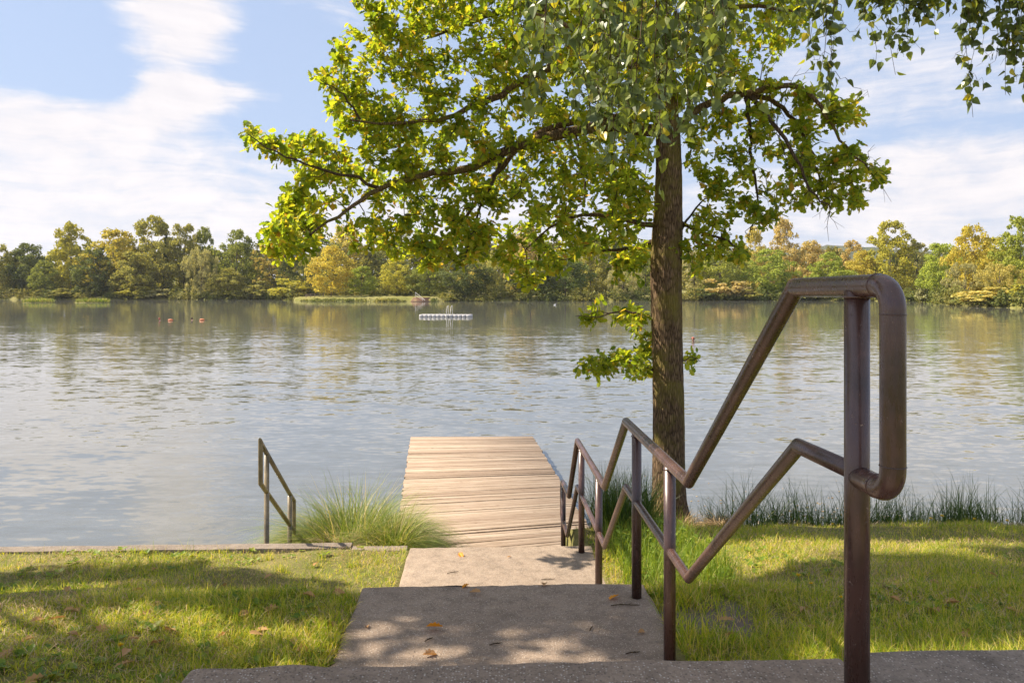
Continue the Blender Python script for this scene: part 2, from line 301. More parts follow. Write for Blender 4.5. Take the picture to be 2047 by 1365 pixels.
# the grid is laid out in the stairs' own frame
GU, GV = np.meshgrid(gy, gx, indexing='ij'); GX = GV*CT-GU*ST; GY = GU*CT+GV*ST; GZ = zg(GX, GY)
nu, nvv = GU.shape; idx = np.arange(nu*nvv).reshape(nu, nvv)
b = MB(); b.add(np.c_[GX.ravel(), GY.ravel(), GZ.ravel()], np.stack([idx[:-1, :-1], idx[:-1, 1:], idx[1:, 1:], idx[1:, :-1]], -1).ravel(), np.full((nu-1)*(nvv-1), 4))
tag(b.build('ground', M['ground'], smooth=True), 'sloping lake bank of turf and soil on both sides of the steps', 'ground', kind='structure')
b = MB(); b.faces([(-1500, -70, -.0), (1500, -70, 0), (1500, 330, 0), (-1500, 330, 0)], [(0, 1, 2, 3)])
tag(b.build('lake_water', M['water']), 'rippled lake mirroring clouds and far trees', 'water', kind='structure')

# ------------------------------------------------------------------ concrete steps
VL, VR = -.775, 1.0
def slab(name, u0, u1, v0, v1, ztop, thick, mt, parent, bw=.012, seg=40):
    """cast slab with a slightly uneven outline"""
    b = MB(); n = seg; us = np.linspace(u0, u1, 12); vs = np.linspace(v0, v1, n)
    ring = [(u0, v) for v in vs]+[(u, v1) for u in us[1:]]+[(u1, v) for v in vs[::-1][1:]]+[(u, v0) for u in us[::-1][1:-1]]
    top = []; 
    for (u, v) in ring:
        j = .005*math.sin(u*9+v*7)+random.choice([0, 0, 0, 1])*random.uniform(-.006, .002)+random.uniform(-.004, .004)
        top.append(L(u+j, v+.004*math.sin(u*13+1)+random.uniform(-.003, .003), ztop+random.uniform(-.0012, .0012)))
    k = len(ring); bot = [p-np.array([0, 0, thick]) for p in top]
    b.faces(np.array(top+bot), [tuple(range(k))[::-1], tuple(range(k, 2*k))]+[(i, (i+1) % k, k+(i+1) % k, k+i) for i in range(k)])
    o = b.build(name, mt, parent)
    me = o.data
    import bmesh
    bm = bmesh.new(); bm.from_mesh(me); bmesh.ops.recalc_face_normals(bm, faces=bm.faces); bm.to_mesh(me); bm.free()
    bevel(o, bw, 3); return o
st = empty('concrete_steps', L(1.9, 0, 0)); st.location = (0, 0, 0)
tag(st, 'weathered concrete staircase with wide landings leading down to the wooden jetty', 'steps')
slab('landing', -1.2, 2.01, VL-.01, .962, Z0, .45, M['concrete_grey'], st, .018)
slab('landing', 3.18, 4.74, VL, VR, Z1, .6, M['concrete_grey'], st, .015)
slab('landing', 5.75, 7.34, VL+.03, VR+.03, Z2, .6, M['concrete'], st, .014)
def flight(ua, ub, za, zb, n):
    for i in range(1, n):
        u0 = ua+(ub-ua)*(i-1)/(n-1); u1 = ua+(ub-ua)*i/(n-1)
        slab('step', u0+.003, u1-.001, VL+.01, VR-.01, za+(zb-za)*i/n, .4, M['concrete_grey'], st, .01)
flight(2.01, 3.18, Z0, Z1, 5); flight(4.74, 5.75, Z1, Z2, 4); flight(7.34, 8.35, Z2, ZJ-.02, 5)
kb = slab('kerb_slab', 1.45, 2.03, .968, 7.5, Z0+.004, .4, M['concrete_pale'], None, .02, 90)
tag(kb, 'pale concrete kerb running right from the near handrail post along the lawn', 'kerb')

# retaining wall along the left shore
rw = empty('retaining_wall'); tag(rw, 'low concrete lakeside wall with narrow coping edging the left lawn', 'wall')
slab('coping', 7.49, 7.64, -40, -1.35, 1.075, .10, M['concrete_pale'], rw, .01, 160)
slab('coping', 7.45, 7.59, -1.345, VL-.01, 1.055, .10, M['concrete_pale'], rw, .01, 20)
b = MB(); b.faces([L(7.48, -40, .974), L(7.48, VL-.02, .974), L(7.60, VL-.02, .974), L(7.60, -40, .974), L(7.48, -40, -1), L(7.48, VL-.02, -1), L(7.60, VL-.02, -1), L(7.60, -40, -1)], [(3, 2, 6, 7), (0, 1, 2, 3), (0, 4, 5, 1), (1, 5, 6, 2), (0, 3, 7, 4)])
b.build('wall_body', M['concrete'], rw)

# ------------------------------------------------------------------ handrails
def pipe(b, path, r, v, n=20):
    """mitred pipe in the vertical plane v=const; path of (u,z)"""
    pts = [np.array(p, float) for p in path]
    side = L(0, 1, 0); dirs = [(pts[i+1]-pts[i])/np.linalg.norm(pts[i+1]-pts[i]) for i in range(len(pts)-1)]
    ang = np.arange(n)*2*math.pi/n
    def ring(p, d, m):
        nrm = np.array([-d[1], d[0]]); out = []
        for a in ang:
            off = nrm*math.sin(a)*r; off = off-d*off.dot(m)/d.dot(m); w2 = p+off
            out.append(L(w2[0], v, w2[1])+side*math.cos(a)*r)
        return out
    V = []; fl = []; tot = []
    for i, d in enumerate(dirs):
        m0 = d if i == 0 else (dirs[i-1]+d); m1 = d if i == len(dirs)-1 else (d+dirs[i+1])
        m0 = m0/np.linalg.norm(m0); m1 = m1/np.linalg.norm(m1)
        soft = i > 0 and dirs[i-1].dot(d) > .9
        if soft: a0 = len(V)-n
        else: a0 = len(V); V += ring(pts[i], d, m0)
        a1 = len(V); V += ring(pts[i+1], d, m1)
        for k in range(n): k2 = (k+1) % n; fl += [a0+k, a0+k2, a1+k2, a1+k]; tot.append(4)
        if i == 0: fl += list(range(a0, a0+n))[::-1]; tot.append(n)
        if i == len(dirs)-1: fl += list(range(a1, a1+n)); tot.append(n)
    b.add(np.array(V), fl, tot)
def rounded(path, idx, r, k=8):
    out = []
    for i, p in enumerate(path):
        if i not in idx: out.append(p); continue
        p = np.array(p, float); a = np.array(path[i-1])-p; c = np.array(path[i+1])-p; la = np.linalg.norm(a); lc = np.linalg.norm(c); a /= la; c /= lc
        th = math.acos(max(-1, min(1, a.dot(c)))); tl = r/math.tan(th/2); p0 = p+a*tl; p1 = p+c*tl; bis = (a+c)/np.linalg.norm(a+c); ctr = p+bis*r/math.sin(th/2)
        a0 = p0-ctr; a1 = p1-ctr; tot = math.pi-th; sg = 1 if a0[0]*a1[1]-a0[1]*a1[0] > 0 else -1
        for j in range(k+1):
            an = sg*tot*j/k; out.append(tuple(ctr+np.array([a0[0]*math.cos(an)-a0[1]*math.sin(an), a0[0]*math.sin(an)+a0[1]*math.cos(an)])))
    return out
def weld(b, u, z, v, r):          # bead of weld where a post meets a rail
    pts = [L(u+math.cos(a)*(r+.001), v+math.sin(a)*(r+.001), z) for a in np.linspace(0, 2*math.pi, 17)]
    b.tube(pts, .0035, 6)
hr = empty('handrail'); tag(hr, 'brown painted steel handrail zigzagging down the right side of the concrete steps', 'handrail')
RV = .911; dE = lambda H: E-H
top = [(1.815, dE(.462)), (1.652, dE(.462)), (1.652, dE(-.005)), (2.18, dE(.0)), (3.35, dE(.874)), (4.86, dE(.874)), (5.74, dE(1.53)), (7.47, dE(1.53)), (8.23, dE(2.29)), (8.96, dE(2.315)), (8.96, dE(2.76)), (8.85, dE(2.76))]
b = MB(); pipe(b, rounded(top, {1: 1, 2: 1, 9: 1, 10: 1}, .055), .0275, RV, 24); 
for u_, z_, ax_ in ((1.715, dE(-.005), 0), (1.72, dE(.462), 0), (1.652, dE(.06), 1), (1.652, dE(.40), 1)):
    an_ = np.linspace(0, 2*math.pi, 19); b.tube([L(u_, RV+math.cos(k)*.0278, z_+math.sin(k)*.0278) if ax_ == 0 else L(u_+math.sin(k)*.0278, RV+math.cos(k)*.0278, z_) for k in an_], .0016, 5)
b.build('top_rail', M['brown_paint'], hr, True)
low = [(1.815, dE(.455)), (2.16, dE(.462)), (3.35, dE(1.307)), (4.86, dE(1.30)), (5.74, dE(1.985)), (7.47, dE(1.985)), (8.40, dE(2.78)), (8.85, dE(2.76))]
b = MB(); pipe(b, low, .0225, RV, 20); b.build('middle_rail', M['brown_paint'], hr, True)
rail_z = lambda path, u: float(np.interp(u, [p[0] for p in path[2:9]], [p[1] for p in path[2:9]]))
for u, zb in ((1.815, Z0), (3.70, Z1), (4.52, Z1), (6.05, Z2), (7.15, Z2), (8.85, ZJ-.25)):
    b = MB(); zt = rail_z(top, u)-.012 if u < 8.3 else dE(2.32)
    pipe(b, [(u, zb-.06), (u, zt)], .0295, RV, 24); weld(b, u, zt-.014, RV, .0295)
    b.build('post', M['brown_paint'], hr, True)
lh = empty('handrail'); tag(lh, 'short olive brown handrail with looped ends standing at the water beyond the lawn wall', 'handrail')
LV = -2.286
loop = [(7.80, dE(1.65)), (8.82, dE(2.40)), (9.01, dE(2.53)), (9.01, dE(2.90)), (8.82, dE(2.76)), (7.69, dE(1.985)), (7.69, dE(1.565)), (7.80, dE(1.65))]
b = MB(); pipe(b, loop, .024, LV, 16); b.build('rail_loop', M['olive_paint'], lh, True)
for u, H in ((7.9, 1.74), (8.82, 2.42)):
    b = MB(); pipe(b, [(u, -.6), (u, dE(H))], .0265, LV, 16); b.build('post', M['olive_paint'], lh, True)

# ------------------------------------------------------------------ jetty
def onz(px, py, z): Y = (E-z)*F/(py-HY); return P(px, py, Y)[:2]
jt = empty('jetty'); tag(jt, 'weathered wooden bathing jetty of cross planks reaching out into the lake', 'jetty')
FL, FR = onz(821, 873, ZJ), onz(1065, 871.5, ZJ); GL, GR = onz(808.5, 958, ZJ), onz(1112, 947, ZJ)
k = 4.6/np.linalg.norm(GL-FL); NL_ = GL+(GL-FL)*1.22; NR_ = GR+(GR-FR)*1.22
def deck(A0, A1, B0, B1, n, zoff):
    """planks between near edge A0-A1 and far edge B0-B1"""
    b = MB(); e = np.r_[0, np.cumsum(rng.uniform(.85, 1.2, n))]; e /= e[-1]
    for i in range(n):
        s0, s1 = e[i], e[i+1]; gap = rng.choice([.05, .09, .16, .26], p=[.3, .35, .23, .12])/n
        q = [A0+(B0-A0)*s0, A1+(B1-A1)*s0, A1+(B1-A1)*(s1-gap), A0+(B0-A0)*(s1-gap)]; dl = rng.uniform(-.015, .015, 2); ax = (A1-A0)/np.linalg.norm(A1-A0)
        q[0] = q[0]+ax*dl[0]; q[3] = q[3]+ax*dl[0]; q[1] = q[1]+ax*dl[1]; q[2] = q[2]+ax*dl[1]
        dz = rng.normal(0, .0045, 4); V = [(*q[j], ZJ+zoff+dz[j]) for j in range(4)]+[(*q[j], ZJ+zoff-.035) for j in range(4)]
        b.faces(V, [(0, 1, 2, 3), (7, 6, 5, 4), (0, 4, 5, 1), (1, 5, 6, 2), (2, 6, 7, 3), (3, 7, 4, 0)])
    ang = math.atan2(*(A1-A0)[::-1]); c = (A0+A1)/2
    return b, ang, c
for A0, A1, B0, B1, n, zo in ((GL+(FL-GL)*.012, GR+(FR-GR)*.012, FL, FR, 27, .0), (NL_, NR_, GL, GR, 35, .006)):
    b, ang, c = deck(A0, A1, B0, B1, n, zo); o = b.build('deck_section', M['deck'], jt); bevel(o, .004, 1)
for s in (.06, .5, .94):
    a = NL_+(NR_-NL_)*s; c = FL+(FR-FL)*s; b = MB(); mid = (a+c)/2; b.box((*mid, ZJ-.12), (.10, np.linalg.norm(c-a)*.99, .15), math.atan2(*(c-a)[::-1])-math.pi/2); b.build('beam', M['old_wood'], jt)
for A, B in ((NL_, FL), (NR_, FR)):
    for s in (.3, .62, .97):
        q = A+(B-A)*s; ctr = (NL_+FR)/2; q = q+(ctr-q)*.07; b = MB(); b.tube([(*q, -1.5), (*q, ZJ-.05)], .08, 12, True); b.build('pile', M['old_wood'], jt, True)

# ------------------------------------------------------------------ leaves and twigs
hl = [(0, 0), (.10, .13), (.07, .21), (.25, .33), (.15, .43), (.33, .58), (.20, .68), (.26, .82), (.12, .92), (0, 1.0)]
def leaf_tpl(h, fold=.3, curl=.18):
    R_ = [(x, y, fold*x-curl*y*y) for x, y in h]; L_ = [(-x, y, fold*x-curl*y*y) for x, y in h[1:-1]]
    n = len(h); return np.array(R_+L_), [tuple(range(n)), tuple([0, n-1]+[n+i for i in range(n-3, -1, -1)])]
OAK = leaf_tpl(hl); BIRCH = leaf_tpl([(0, -.25), (.015, 0), (.30, .08), (.39, .26), (.27, .55), (.10, .85), (0, 1.0)], .2, .12)
SIMPLE = leaf_tpl([(0, 0), (.26, .25), (.32, .5), (.18, .8), (0, 1)], .25, .15)
def grow(limbs, targets, rtw=.005, sag=.06):
    """limbs: list of (k,4) xyz+radius polylines. joins every target to the growing skeleton; returns list of twigs"""
    att = np.concatenate([np.linspace(l[i, :3], l[i+1, :3], 8) for l in limbs for i in range(len(l)-1)])
    targets = np.asarray(targets); dmin = np.array([np.min(np.linalg.norm(att-q, axis=1)) for q in targets]); order = np.argsort(dmin)
    buf = np.empty((len(att)+6*len(targets), 3)); buf[:len(att)] = att; n = len(att); tw = []
    for i in order:
        q = targets[i]; d = np.linalg.norm(buf[:n]-q, axis=1); a = buf[np.argmin(d)].copy(); ln = d.min(); ln = max(ln, .05)
        jit = rng.normal(0, ln*.09, (2, 3)); pts = np.array([a, a+(q-a)*.35+jit[0]+(0, 0, sag*ln), a+(q-a)*.7+jit[1]+(0, 0, sag*ln), q]); 
        tw.append(pts); buf[n:n+3] = pts[1:]; buf[n+3:n+6] = (pts[:-1]+pts[1:])/2; n += 6
    return tw
def leafy(b, tw, per, size, tpl, spread=.10, up=.6, droop=.0):
    N = len(tw)*per; ends = np.array([p[-1] for p in tw]); dirs = np.array([p[-1]-p[-2] for p in tw]); dirs /= np.linalg.norm(dirs, axis=1)[:, None]+1e-9
    ln = np.array([min(.42, np.linalg.norm(p[-1]-p[0])) for p in tw])
    e = np.repeat(ends, per, 0); d = np.repeat(dirs, per, 0); l = np.repeat(ln, per)
    s = rng.beta(1.0, 1.7, N); T = e-d*(s*l)[:, None]+rng.normal(0, spread*.45, (N, 3))
    ax = d*.55+unit(N)*.95+np.array([0, 0, -droop]); nm = unit(N)*(1-up)*1.6+np.array([0, 0, up])+SUN*.25
    sz = rng.uniform(size[0], size[1], N); b.inst(tpl[0], tpl[1], frames(ax, nm, sz), T)
def limb(pts, r0, r1, power=1.):
    pts = np.array(pts, float); k = len(pts); out = []
    for i in range(k-1):
        for s in np.linspace(0, 1, 5)[:-1]: out.append(pts[i]+(pts[i+1]-pts[i])*s)
    out.append(pts[-1]); out = np.array(out)
    for _ in range(3): out[1:-1] = (out[:-2]+2*out[1:-1]+out[2:])/4
    n = len(out); out[1:-1] += rng.normal(0, .012, (n-2, 3)); s = np.linspace(0, 1, n)**power
    return np.c_[out, r0+(r1-r0)*s]
def inpoly(poly, n):
    poly = np.array(poly, float); lo, hi = poly.min(0), poly.max(0); out = []
    while len(out) < n:
        q = rng.uniform(lo, hi, (n, 2)); x, y = q.T; c = np.zeros(n, bool); j = len(poly)-1
        for i in range(len(poly)):
            xi, yi = poly[i]; xj, yj = poly[j]
            c ^= ((yi > y) != (yj > y)) & (x < (xj-xi)*(y-yi)/(yj-yi+1e-9)+xi); j = i
        out += list(q[c])
    return np.array(out[:n])

# ------------------------------------------------------------------ the oak
TY = 9.3
oak_at = P(1340, 1068, TY); oak = empty('oak_tree', oak_at); tag(oak, 'tall oak with sunlit yellow green crown standing on the bank right of the steps', 'tree')
q = lambda px, py, Y=TY: P(px, py, Y)
trunk = [(1341, 1085, .27), (1340, 1060, .225), (1338, 1020, .205), (1336, 960, .192), (1335, 850, .182), (1334, 700, .177), (1333, 560, .180), (1334, 500, .182), (1336, 430, .166), (1336, 340, .150), (1333, 250, .138), (1330, 180, .112), (1326, 90, .098), (1328, 0, .09), (1322, -120, .08), (1330, -300, .06), (1326, -520, .035), (1330, -640, .015)]
tp = np.array([P(a, c, TY+.02*math.sin(c*.01)) for a, c, _ in trunk]); tr_ = np.array([k for *_, k in trunk])*TY/8.5*.95
kk = np.linspace(0, len(trunk)-1, 260); path = np.stack([np.interp(kk, np.arange(len(trunk)), tp[:, i]) for i in range(3)], 1); rad = np.interp(kk, np.arange(len(trunk)), tr_)
for _ in range(6): path[1:-1] = (path[:-2]+2*path[1:-1]+path[2:])/4; rad[1:-1] = (rad[:-2]+2*rad[1:-1]+rad[2:])/4
b = MB(); NS = 64; b.tube(path, rad, NS)
V = b.v[0].reshape(-1, NS, 3); an = np.arange(NS)*2*math.pi/NS; zz = V[:, :, 2]
rid = np.abs(np.sin(an[None]*9+2.2*np.sin(zz*2.1+an[None]*2)+.8*np.sin(zz*7.3)))-.5
rid2 = np.sin(an[None]*21+3*np.sin(zz*4.7+an*3)+zz*1.3)
root = np.clip(1-(zz-oak_at[2])/.6, 0, 1)**2*(.075*np.cos(an[None]*5+.6)+.03*np.cos(an*8)+.03)
off = .007*rid*(rad[:, None]/.18)+.003*rid2+root+.01*np.sin(zz*1.7+an[None])
V += (V-path[:, None])/np.linalg.norm(V-path[:, None], axis=2)[..., None]*off[..., None]; b.v[0] = V.reshape(-1, 3)
b.build('trunk', M['bark'], oak, True).matrix_parent_inverse.identity()
def rel(o): o.location = -Vector(o.parent.location); return o
for ch in oak.children: rel(ch)
LIMBS = [
 ([(1318, 262), (1200, 250, 8.35), (1100, 272, 8.2), (1010, 300, 8.0), (925, 346, 7.9), (850, 346, 7.8), (760, 376, 7.7), (690, 420, 7.6), (620, 470, 7.5)], .075, .012),
 ([(1320, 235), (1180, 235, 8.7), (1080, 262, 8.9), (1000, 330, 9.0), (960, 400, 9.1), (900, 470, 9.2), (830, 530, 9.2)], .055, .008),
 ([(1330, 130), (1200, 95, 8.3), (1075, 145, 8.1), (1000, 192, 7.9), (930, 217, 7.8), (880, 242, 7.7), (800, 250, 7.6), (700, 240, 7.5)], .06, .01),
 ([(1326, 30), (1160, 20, 8.8), (1060, 14, 9.0), (1000, 20, 9.0), (940, 45, 9.1), (880, 72, 9.2), (760, 90, 9.3)], .06, .01),
 ([(1345, 262), (1400, 212, 8.4), (1480, 190, 8.3), (1560, 170, 8.2), (1615, 178, 8.1), (1650, 228, 8.1), (1690, 300, 8.1), (1735, 335, 8.1)], .052, .008),
 ([(1490, 190, 8.3), (1555, 203, 8.5), (1605, 262, 8.7), (1632, 330, 8.8), (1650, 390, 8.9)], .035, .007),
 ([(1500, 192, 8.3), (1545, 240, 8.0), (1595, 320, 7.8), (1620, 385, 7.8), (1660, 415, 7.8)], .03, .007),
 ([(1490, 195, 8.3), (1502, 260, 8.4), (1505, 340, 8.5), (1520, 410, 8.5), (1500, 460, 8.5)], .026, .006),
 ([(1338, 80), (1400, 100, 8.6), (1455, 142, 8.7), (1520, 160, 8.8)], .055, .012),
 ([(1330, 60), (1420, 20, 8.2), (1510, 10, 8.0), (1600, 30, 7.9)], .045, .01),
 ([(1318, 452), (1250, 440, 8.2), (1180, 425, 8.0), (1110, 440, 7.8), (1050, 500, 7.6)], .035, .007),
 ([(1318, 480), (1260, 500, 8.7), (1200, 500, 8.9), (1120, 520, 9.0)], .03, .006),
 ([(1150, 262, 8.4), (1160, 320, 8.3), (1172, 410, 8.3), (1130, 430, 8.3)], .02, .006),
 ([(1010, 300, 8.0), (985, 370, 7.9), (950, 440, 7.8), (930, 520, 7.8)], .025, .006),
 ([(760, 376, 7.7), (700, 350, 7.6), (640, 340, 7.5), (570, 315, 7.4), (495, 268, 7.3)], .02, .005),
 ([(720, 240, 7.5), (690, 190, 7.5), (640, 160, 7.5)], .014, .004),
 ([(1316, 640), (1260, 618, 8.4), (1210, 630, 8.3), (1150, 632, 8.2)], .016, .004),
 ([(1316, 745), (1250, 715, 8.3), (1200, 735, 8.2), (1165, 730, 8.2)], .016, .004),
 ([(1362, 445), (1420, 470, 8.4), (1470, 490, 8.3), (1495, 505, 8.3)], .022, .005),
 ([(1362, 460), (1400, 400, 8.8), (1440, 390, 9.0)], .016, .004),
 ([(1364, 720), (1385, 715, 8.4), (1402, 722, 8.4)], .008, .003),
 ([(1328, 160), (1250, 120, 7.5), (1150, 60, 6.9), (1050, 20, 6.6)], .055, .012),
 ([(1328, 150), (1280, 100, 9.6), (1200, 60, 10.6), (1100, 20, 11.2)], .055, .012),
 ([(1328, 20), (1400, -60, 9.4), (1480, -120, 10.4)], .05, .012), ([(1326, -20), (1380, -120, 7.4), (1460, -180, 6.6)], .05, .012),
 ([(1324, -100), (1150, -160, 8.6), (950, -200, 8.4), (780, -180, 8.2)], .06, .012), ([(1326, -160), (1500, -230, 8.6), (1680, -220, 8.6)], .05, .012),
 ([(1328, -240), (1300, -330, 10), (1250, -420, 11)], .045, .012), ([(1328, -260), (1240, -380, 7.6), (1150, -460, 7)], .045, .012), ([(1328, -320), (1450, -460, 8.8), (1540, -520, 9)], .035, .01), ([(1328, -340), (1180, -480, 8.6), (1060, -560, 8.6)], .035, .01)]
def ody(px, Y): return TY+(Y-8.5)*1.0+.25-max(0, min(1, (760-px)/200))*.75
limbs = [np.c_[path, rad]]
for pts, r0, r1 in LIMBS:
    l = limb([P(p[0], p[1], ody(p[0], p[2]) if len(p) > 2 else TY) for p in pts], r0*1.08, r1); limbs.append(l)
    b = MB(); b.tube(l[:, :3], l[:, 3], 10); rel(b.build('branch', M['bark'] if r0 > .03 else M['twig'], oak, True))
def ground_at(px, py):
    Ys = np.linspace(1.2, 12, 900); X = (px-CX)*Ys/F; z = E-(py-HY)*Ys/F; u, v = to_uv(X, Ys)
    g = zg(X, Ys); st_ = (v > VL) & (v < VR); g = np.where(st_, np.select([u < 2.01, u < 3.18, u < 4.74, u < 5.75, u < 7.34], [Z0, np.interp(u, [2.01, 3.18], [Z0, Z1]), Z1, np.interp(u, [4.74, 5.75], [Z1, Z2]), Z2], ZJ), g)
    i = np.argmax(z <= g); return np.array([X[i], Ys[i], g[i]])
TL = [(672, -60), (700, 30), (690, 60), (668, 100), (672, 130), (700, 160), (690, 200), (655, 215), (660, 245), (690, 270), (690, 300), (660, 330), (600, 335), (565, 400), (535, 450), (530, 490), (560, 530), (600, 520), (640, 470), (690, 455), (720, 470), (760, 475), (800, 530), (880, 550), (930, 530), (960, 500), (1000, 540), (1060, 580), (1110, 550), (1150, 510), (1200, 510), (1260, 550), (1300, 570), (1300, -60)]
tg = []
def px_targets(p, ylo, yhi):
    for a, c in p: tg.append(P(a, c, ody(a, rng.uniform(ylo, yhi))))
up_ = inpoly(TL, 1550)
for a, c in up_:
    near = np.clip((a-520)/600, 0, 1); 
    if c > 400 and rng.random() < .12: continue
    if c > 380 and 640 < a < 700 and rng.random() < .7: continue
    tg.append(P(a, c, ody(a, 8.3+.5*near+rng.uniform(-1, 1)*(.5+1.25*near))))
px_targets(inpoly([(1290, -60), (1630, -60), (1618, 50), (1560, 110), (1500, 135), (1440, 170), (1400, 215), (1290, 250)], 230), 7.4, 9.8)
for cx, cy, rx, ry, n in ((1470, 175, 60, 22, 12), (1560, 185, 60, 22, 14), (1620, 200, 45, 25, 12), (1440, 235, 45, 25, 10), (1500, 250, 50, 40, 14), (1560, 330, 60, 40, 14), (1430, 290, 50, 40, 14), (1450, 380, 60, 40, 20), (1480, 330, 30, 50, 11), (1410, 450, 45, 32, 16), (1500, 430, 50, 30, 18), (1560, 260, 60, 40, 18), (1600, 300, 55, 45, 20), (1650, 225, 50, 38, 20), (1690, 235, 32, 28, 12), (1640, 345, 65, 38, 24), (1700, 330, 45, 36, 20), (1660, 392, 60, 26, 20), (1705, 405, 38, 18, 10), (1752, 342, 24, 22, 10), (1585, 395, 35, 26, 11), (1400, 515, 45, 26, 14), (1455, 498, 40, 24, 12), (1390, 340, 20, 40, 7), (1350, 490, 45, 20, 10),
                       (1205, 625, 55, 16, 14), (1270, 640, 30, 26, 12), (1182, 738, 22, 15, 7), (1230, 724, 42, 18, 13), (1285, 690, 16, 26, 8), (1278, 738, 20, 14, 6), (1388, 722, 14, 14, 4),
                       (640, 300, 40, 22, 9), (600, 285, 14, 20, 5), (620, 280, 16, 14, 4), (565, 310, 22, 12, 6), (530, 290, 20, 10, 6), (500, 268, 10, 8, 5), (645, 160, 18, 14, 6), (672, 178, 20, 14, 6), (560, 470, 30, 40, 16), (590, 430, 40, 40, 18), (740, 480, 40, 30, 8), (1000, 470, 60, 50, 14), (1230, 400, 60, 80, 26), (1250, 520, 45, 40, 18)):
    a = rng.uniform(0, 2*math.pi, n); n = n if cx < 1300 else int(n*.78)
    a = rng.uniform(0, 2*math.pi, n); r = np.sqrt(rng.uniform(0, 1, n)); px_targets(np.c_[cx+rx*r*np.cos(a), cy+ry*r*np.sin(a)], 7.7 if cx < 1200 else 8.0, 8.5 if cx < 700 else 9.0)
tg += [ground_at(a, c)+SUN*(rng.uniform(2.95, 3.3)/SUN[2]) for a, c in inpoly([(1085, 1112), (1185, 1096), (1192, 1142), (1110, 1130)], 8)]
n_front = len(tg); tg_up = []
while len(tg_up) < 420:                                    # the crown above the picture's edge
    d = rng.normal(size=3); d /= np.linalg.norm(d); r = rng.uniform(.5, 1)**.5; w3 = np.array([1.6, 10.2, 9.2])+d*r*np.array([4.2, 2.6, 4.2])
    if HY-(w3[2]-E)*F/w3[1] < -70: tg_up.append(w3)

# points that the photo shows in tree shade, and the crown points that shade them
def shade(poly, n, h0, h1): return [ground_at(a, c)+SUN*(rng.uniform(h0, h1)/SUN[2]) for a, c in inpoly(poly, n)]
sh_left = shade([(-250, 1150), (0, 1152), (200, 1135), (350, 1127), (500, 1142), (600, 1165), (722, 1195), (715, 1290), (600, 1225), (420, 1195), (200, 1205), (-250, 1215)], 120, 5.5, 8.)
sh_left += shade([(-200, 1290), (250, 1300), (380, 1320), (330, 1370), (-200, 1370)], 16, 5.5, 8.)
sh_mid = shade([(728, 1170), (1290, 1170), (1290, 1200), (1000, 1235), (725, 1205)], 36, 5., 8.)+shade([(715, 1200), (1300, 1200), (1330, 1318), (700, 1318)], 9, 5., 8.)
for u_, z_ in [(rng.uniform(1.5, 3.0), rng.uniform(2.7, 3.7)) for _ in range(75)]: sh_mid.append(L(u_, RV, z_)+SUN*(rng.uniform(4.5, 6.5)/SUN[2]))
sh_near = shade([(350, 1322), (1700, 1322), (1700, 1364), (300, 1364)], 40, 5., 7.5)
sh_right = shade([(1320, 1205), (1500, 1165), (1700, 1122), (2100, 1092), (2300, 1090), (2300, 1240), (2047, 1240), (1700, 1215), (1450, 1215)], 170, 6.2, 8.6)
sh_right += shade([(1700, 1210), (2100, 1230), (2100, 1300), (1750, 1300)], 45, 6.2, 8.2)+shade([(1350, 1215), (1500, 1225), (1540, 1310), (1350, 1310)], 34, 6.2, 8)
rays_t = [P(a, c, TY-.1) for a, c in ((1318, 1030), (1322, 990), (1312, 960), (1312, 740), (1316, 700), (1318, 560), (1320, 520))]
rays = [ground_at(a, c) for a in range(1430, 2047, 60) for c in (1088, 1108)]+rays_t
def open_to_sun(p):
    for i, g in enumerate(rays):
        d = np.asarray(p)-g; k = d.dot(SUN); tk = i >= len(rays)-len(rays_t)
        if k > .6 and np.linalg.norm(d-SUN*k) < (.36 if tk else .27): return rng.random() < (.97 if tk else .8)
    return False
tg = [p for p in tg if not open_to_sun(p)]; tg_up = [p for p in tg_up if not open_to_sun(p)]
tw = grow(limbs, tg+tg_up); tw_out = grow(limbs, sh_right)
b = MB()
for _ in range(70):                                      # bare dead twigs on the right limb
    l = limbs[rng.choice([5, 6, 7, 8])]; s0 = l[rng.integers(len(l)//3, len(l)), :3]; d = rng.normal(0, .16, 3)+np.array([.10, 0, rng.uniform(-.25, .2)])
    pts = [s0, s0+d*.4+rng.normal(0, .02, 3), s0+d*.8+rng.normal(0, .03, 3), s0+d*1.2]; b.tube(pts, [.005, .004, .003, .0015], 4); b.tube([pts[1], pts[1]+d*.3+rng.normal(0, .06, 3)], [.003, .0015], 3); b.tube([pts[2], pts[2]+d*.2+rng.normal(0, .06, 3)], [.0025, .0012], 3)
for pts in tw+tw_out: b.tube(pts, [.0065, .005, .0038, .002], 4)
rel(b.build('twigs', M['twig'], oak, True))['kind'] = 'stuff'
b = MB(); leafy(b, tw, 20, (.070, .118), OAK, .085, .5); leafy(b, tw_out, 100, (.10, .15), OAK, .27, .5)
rel(b.build('crown', M['oak_leaf'], oak))

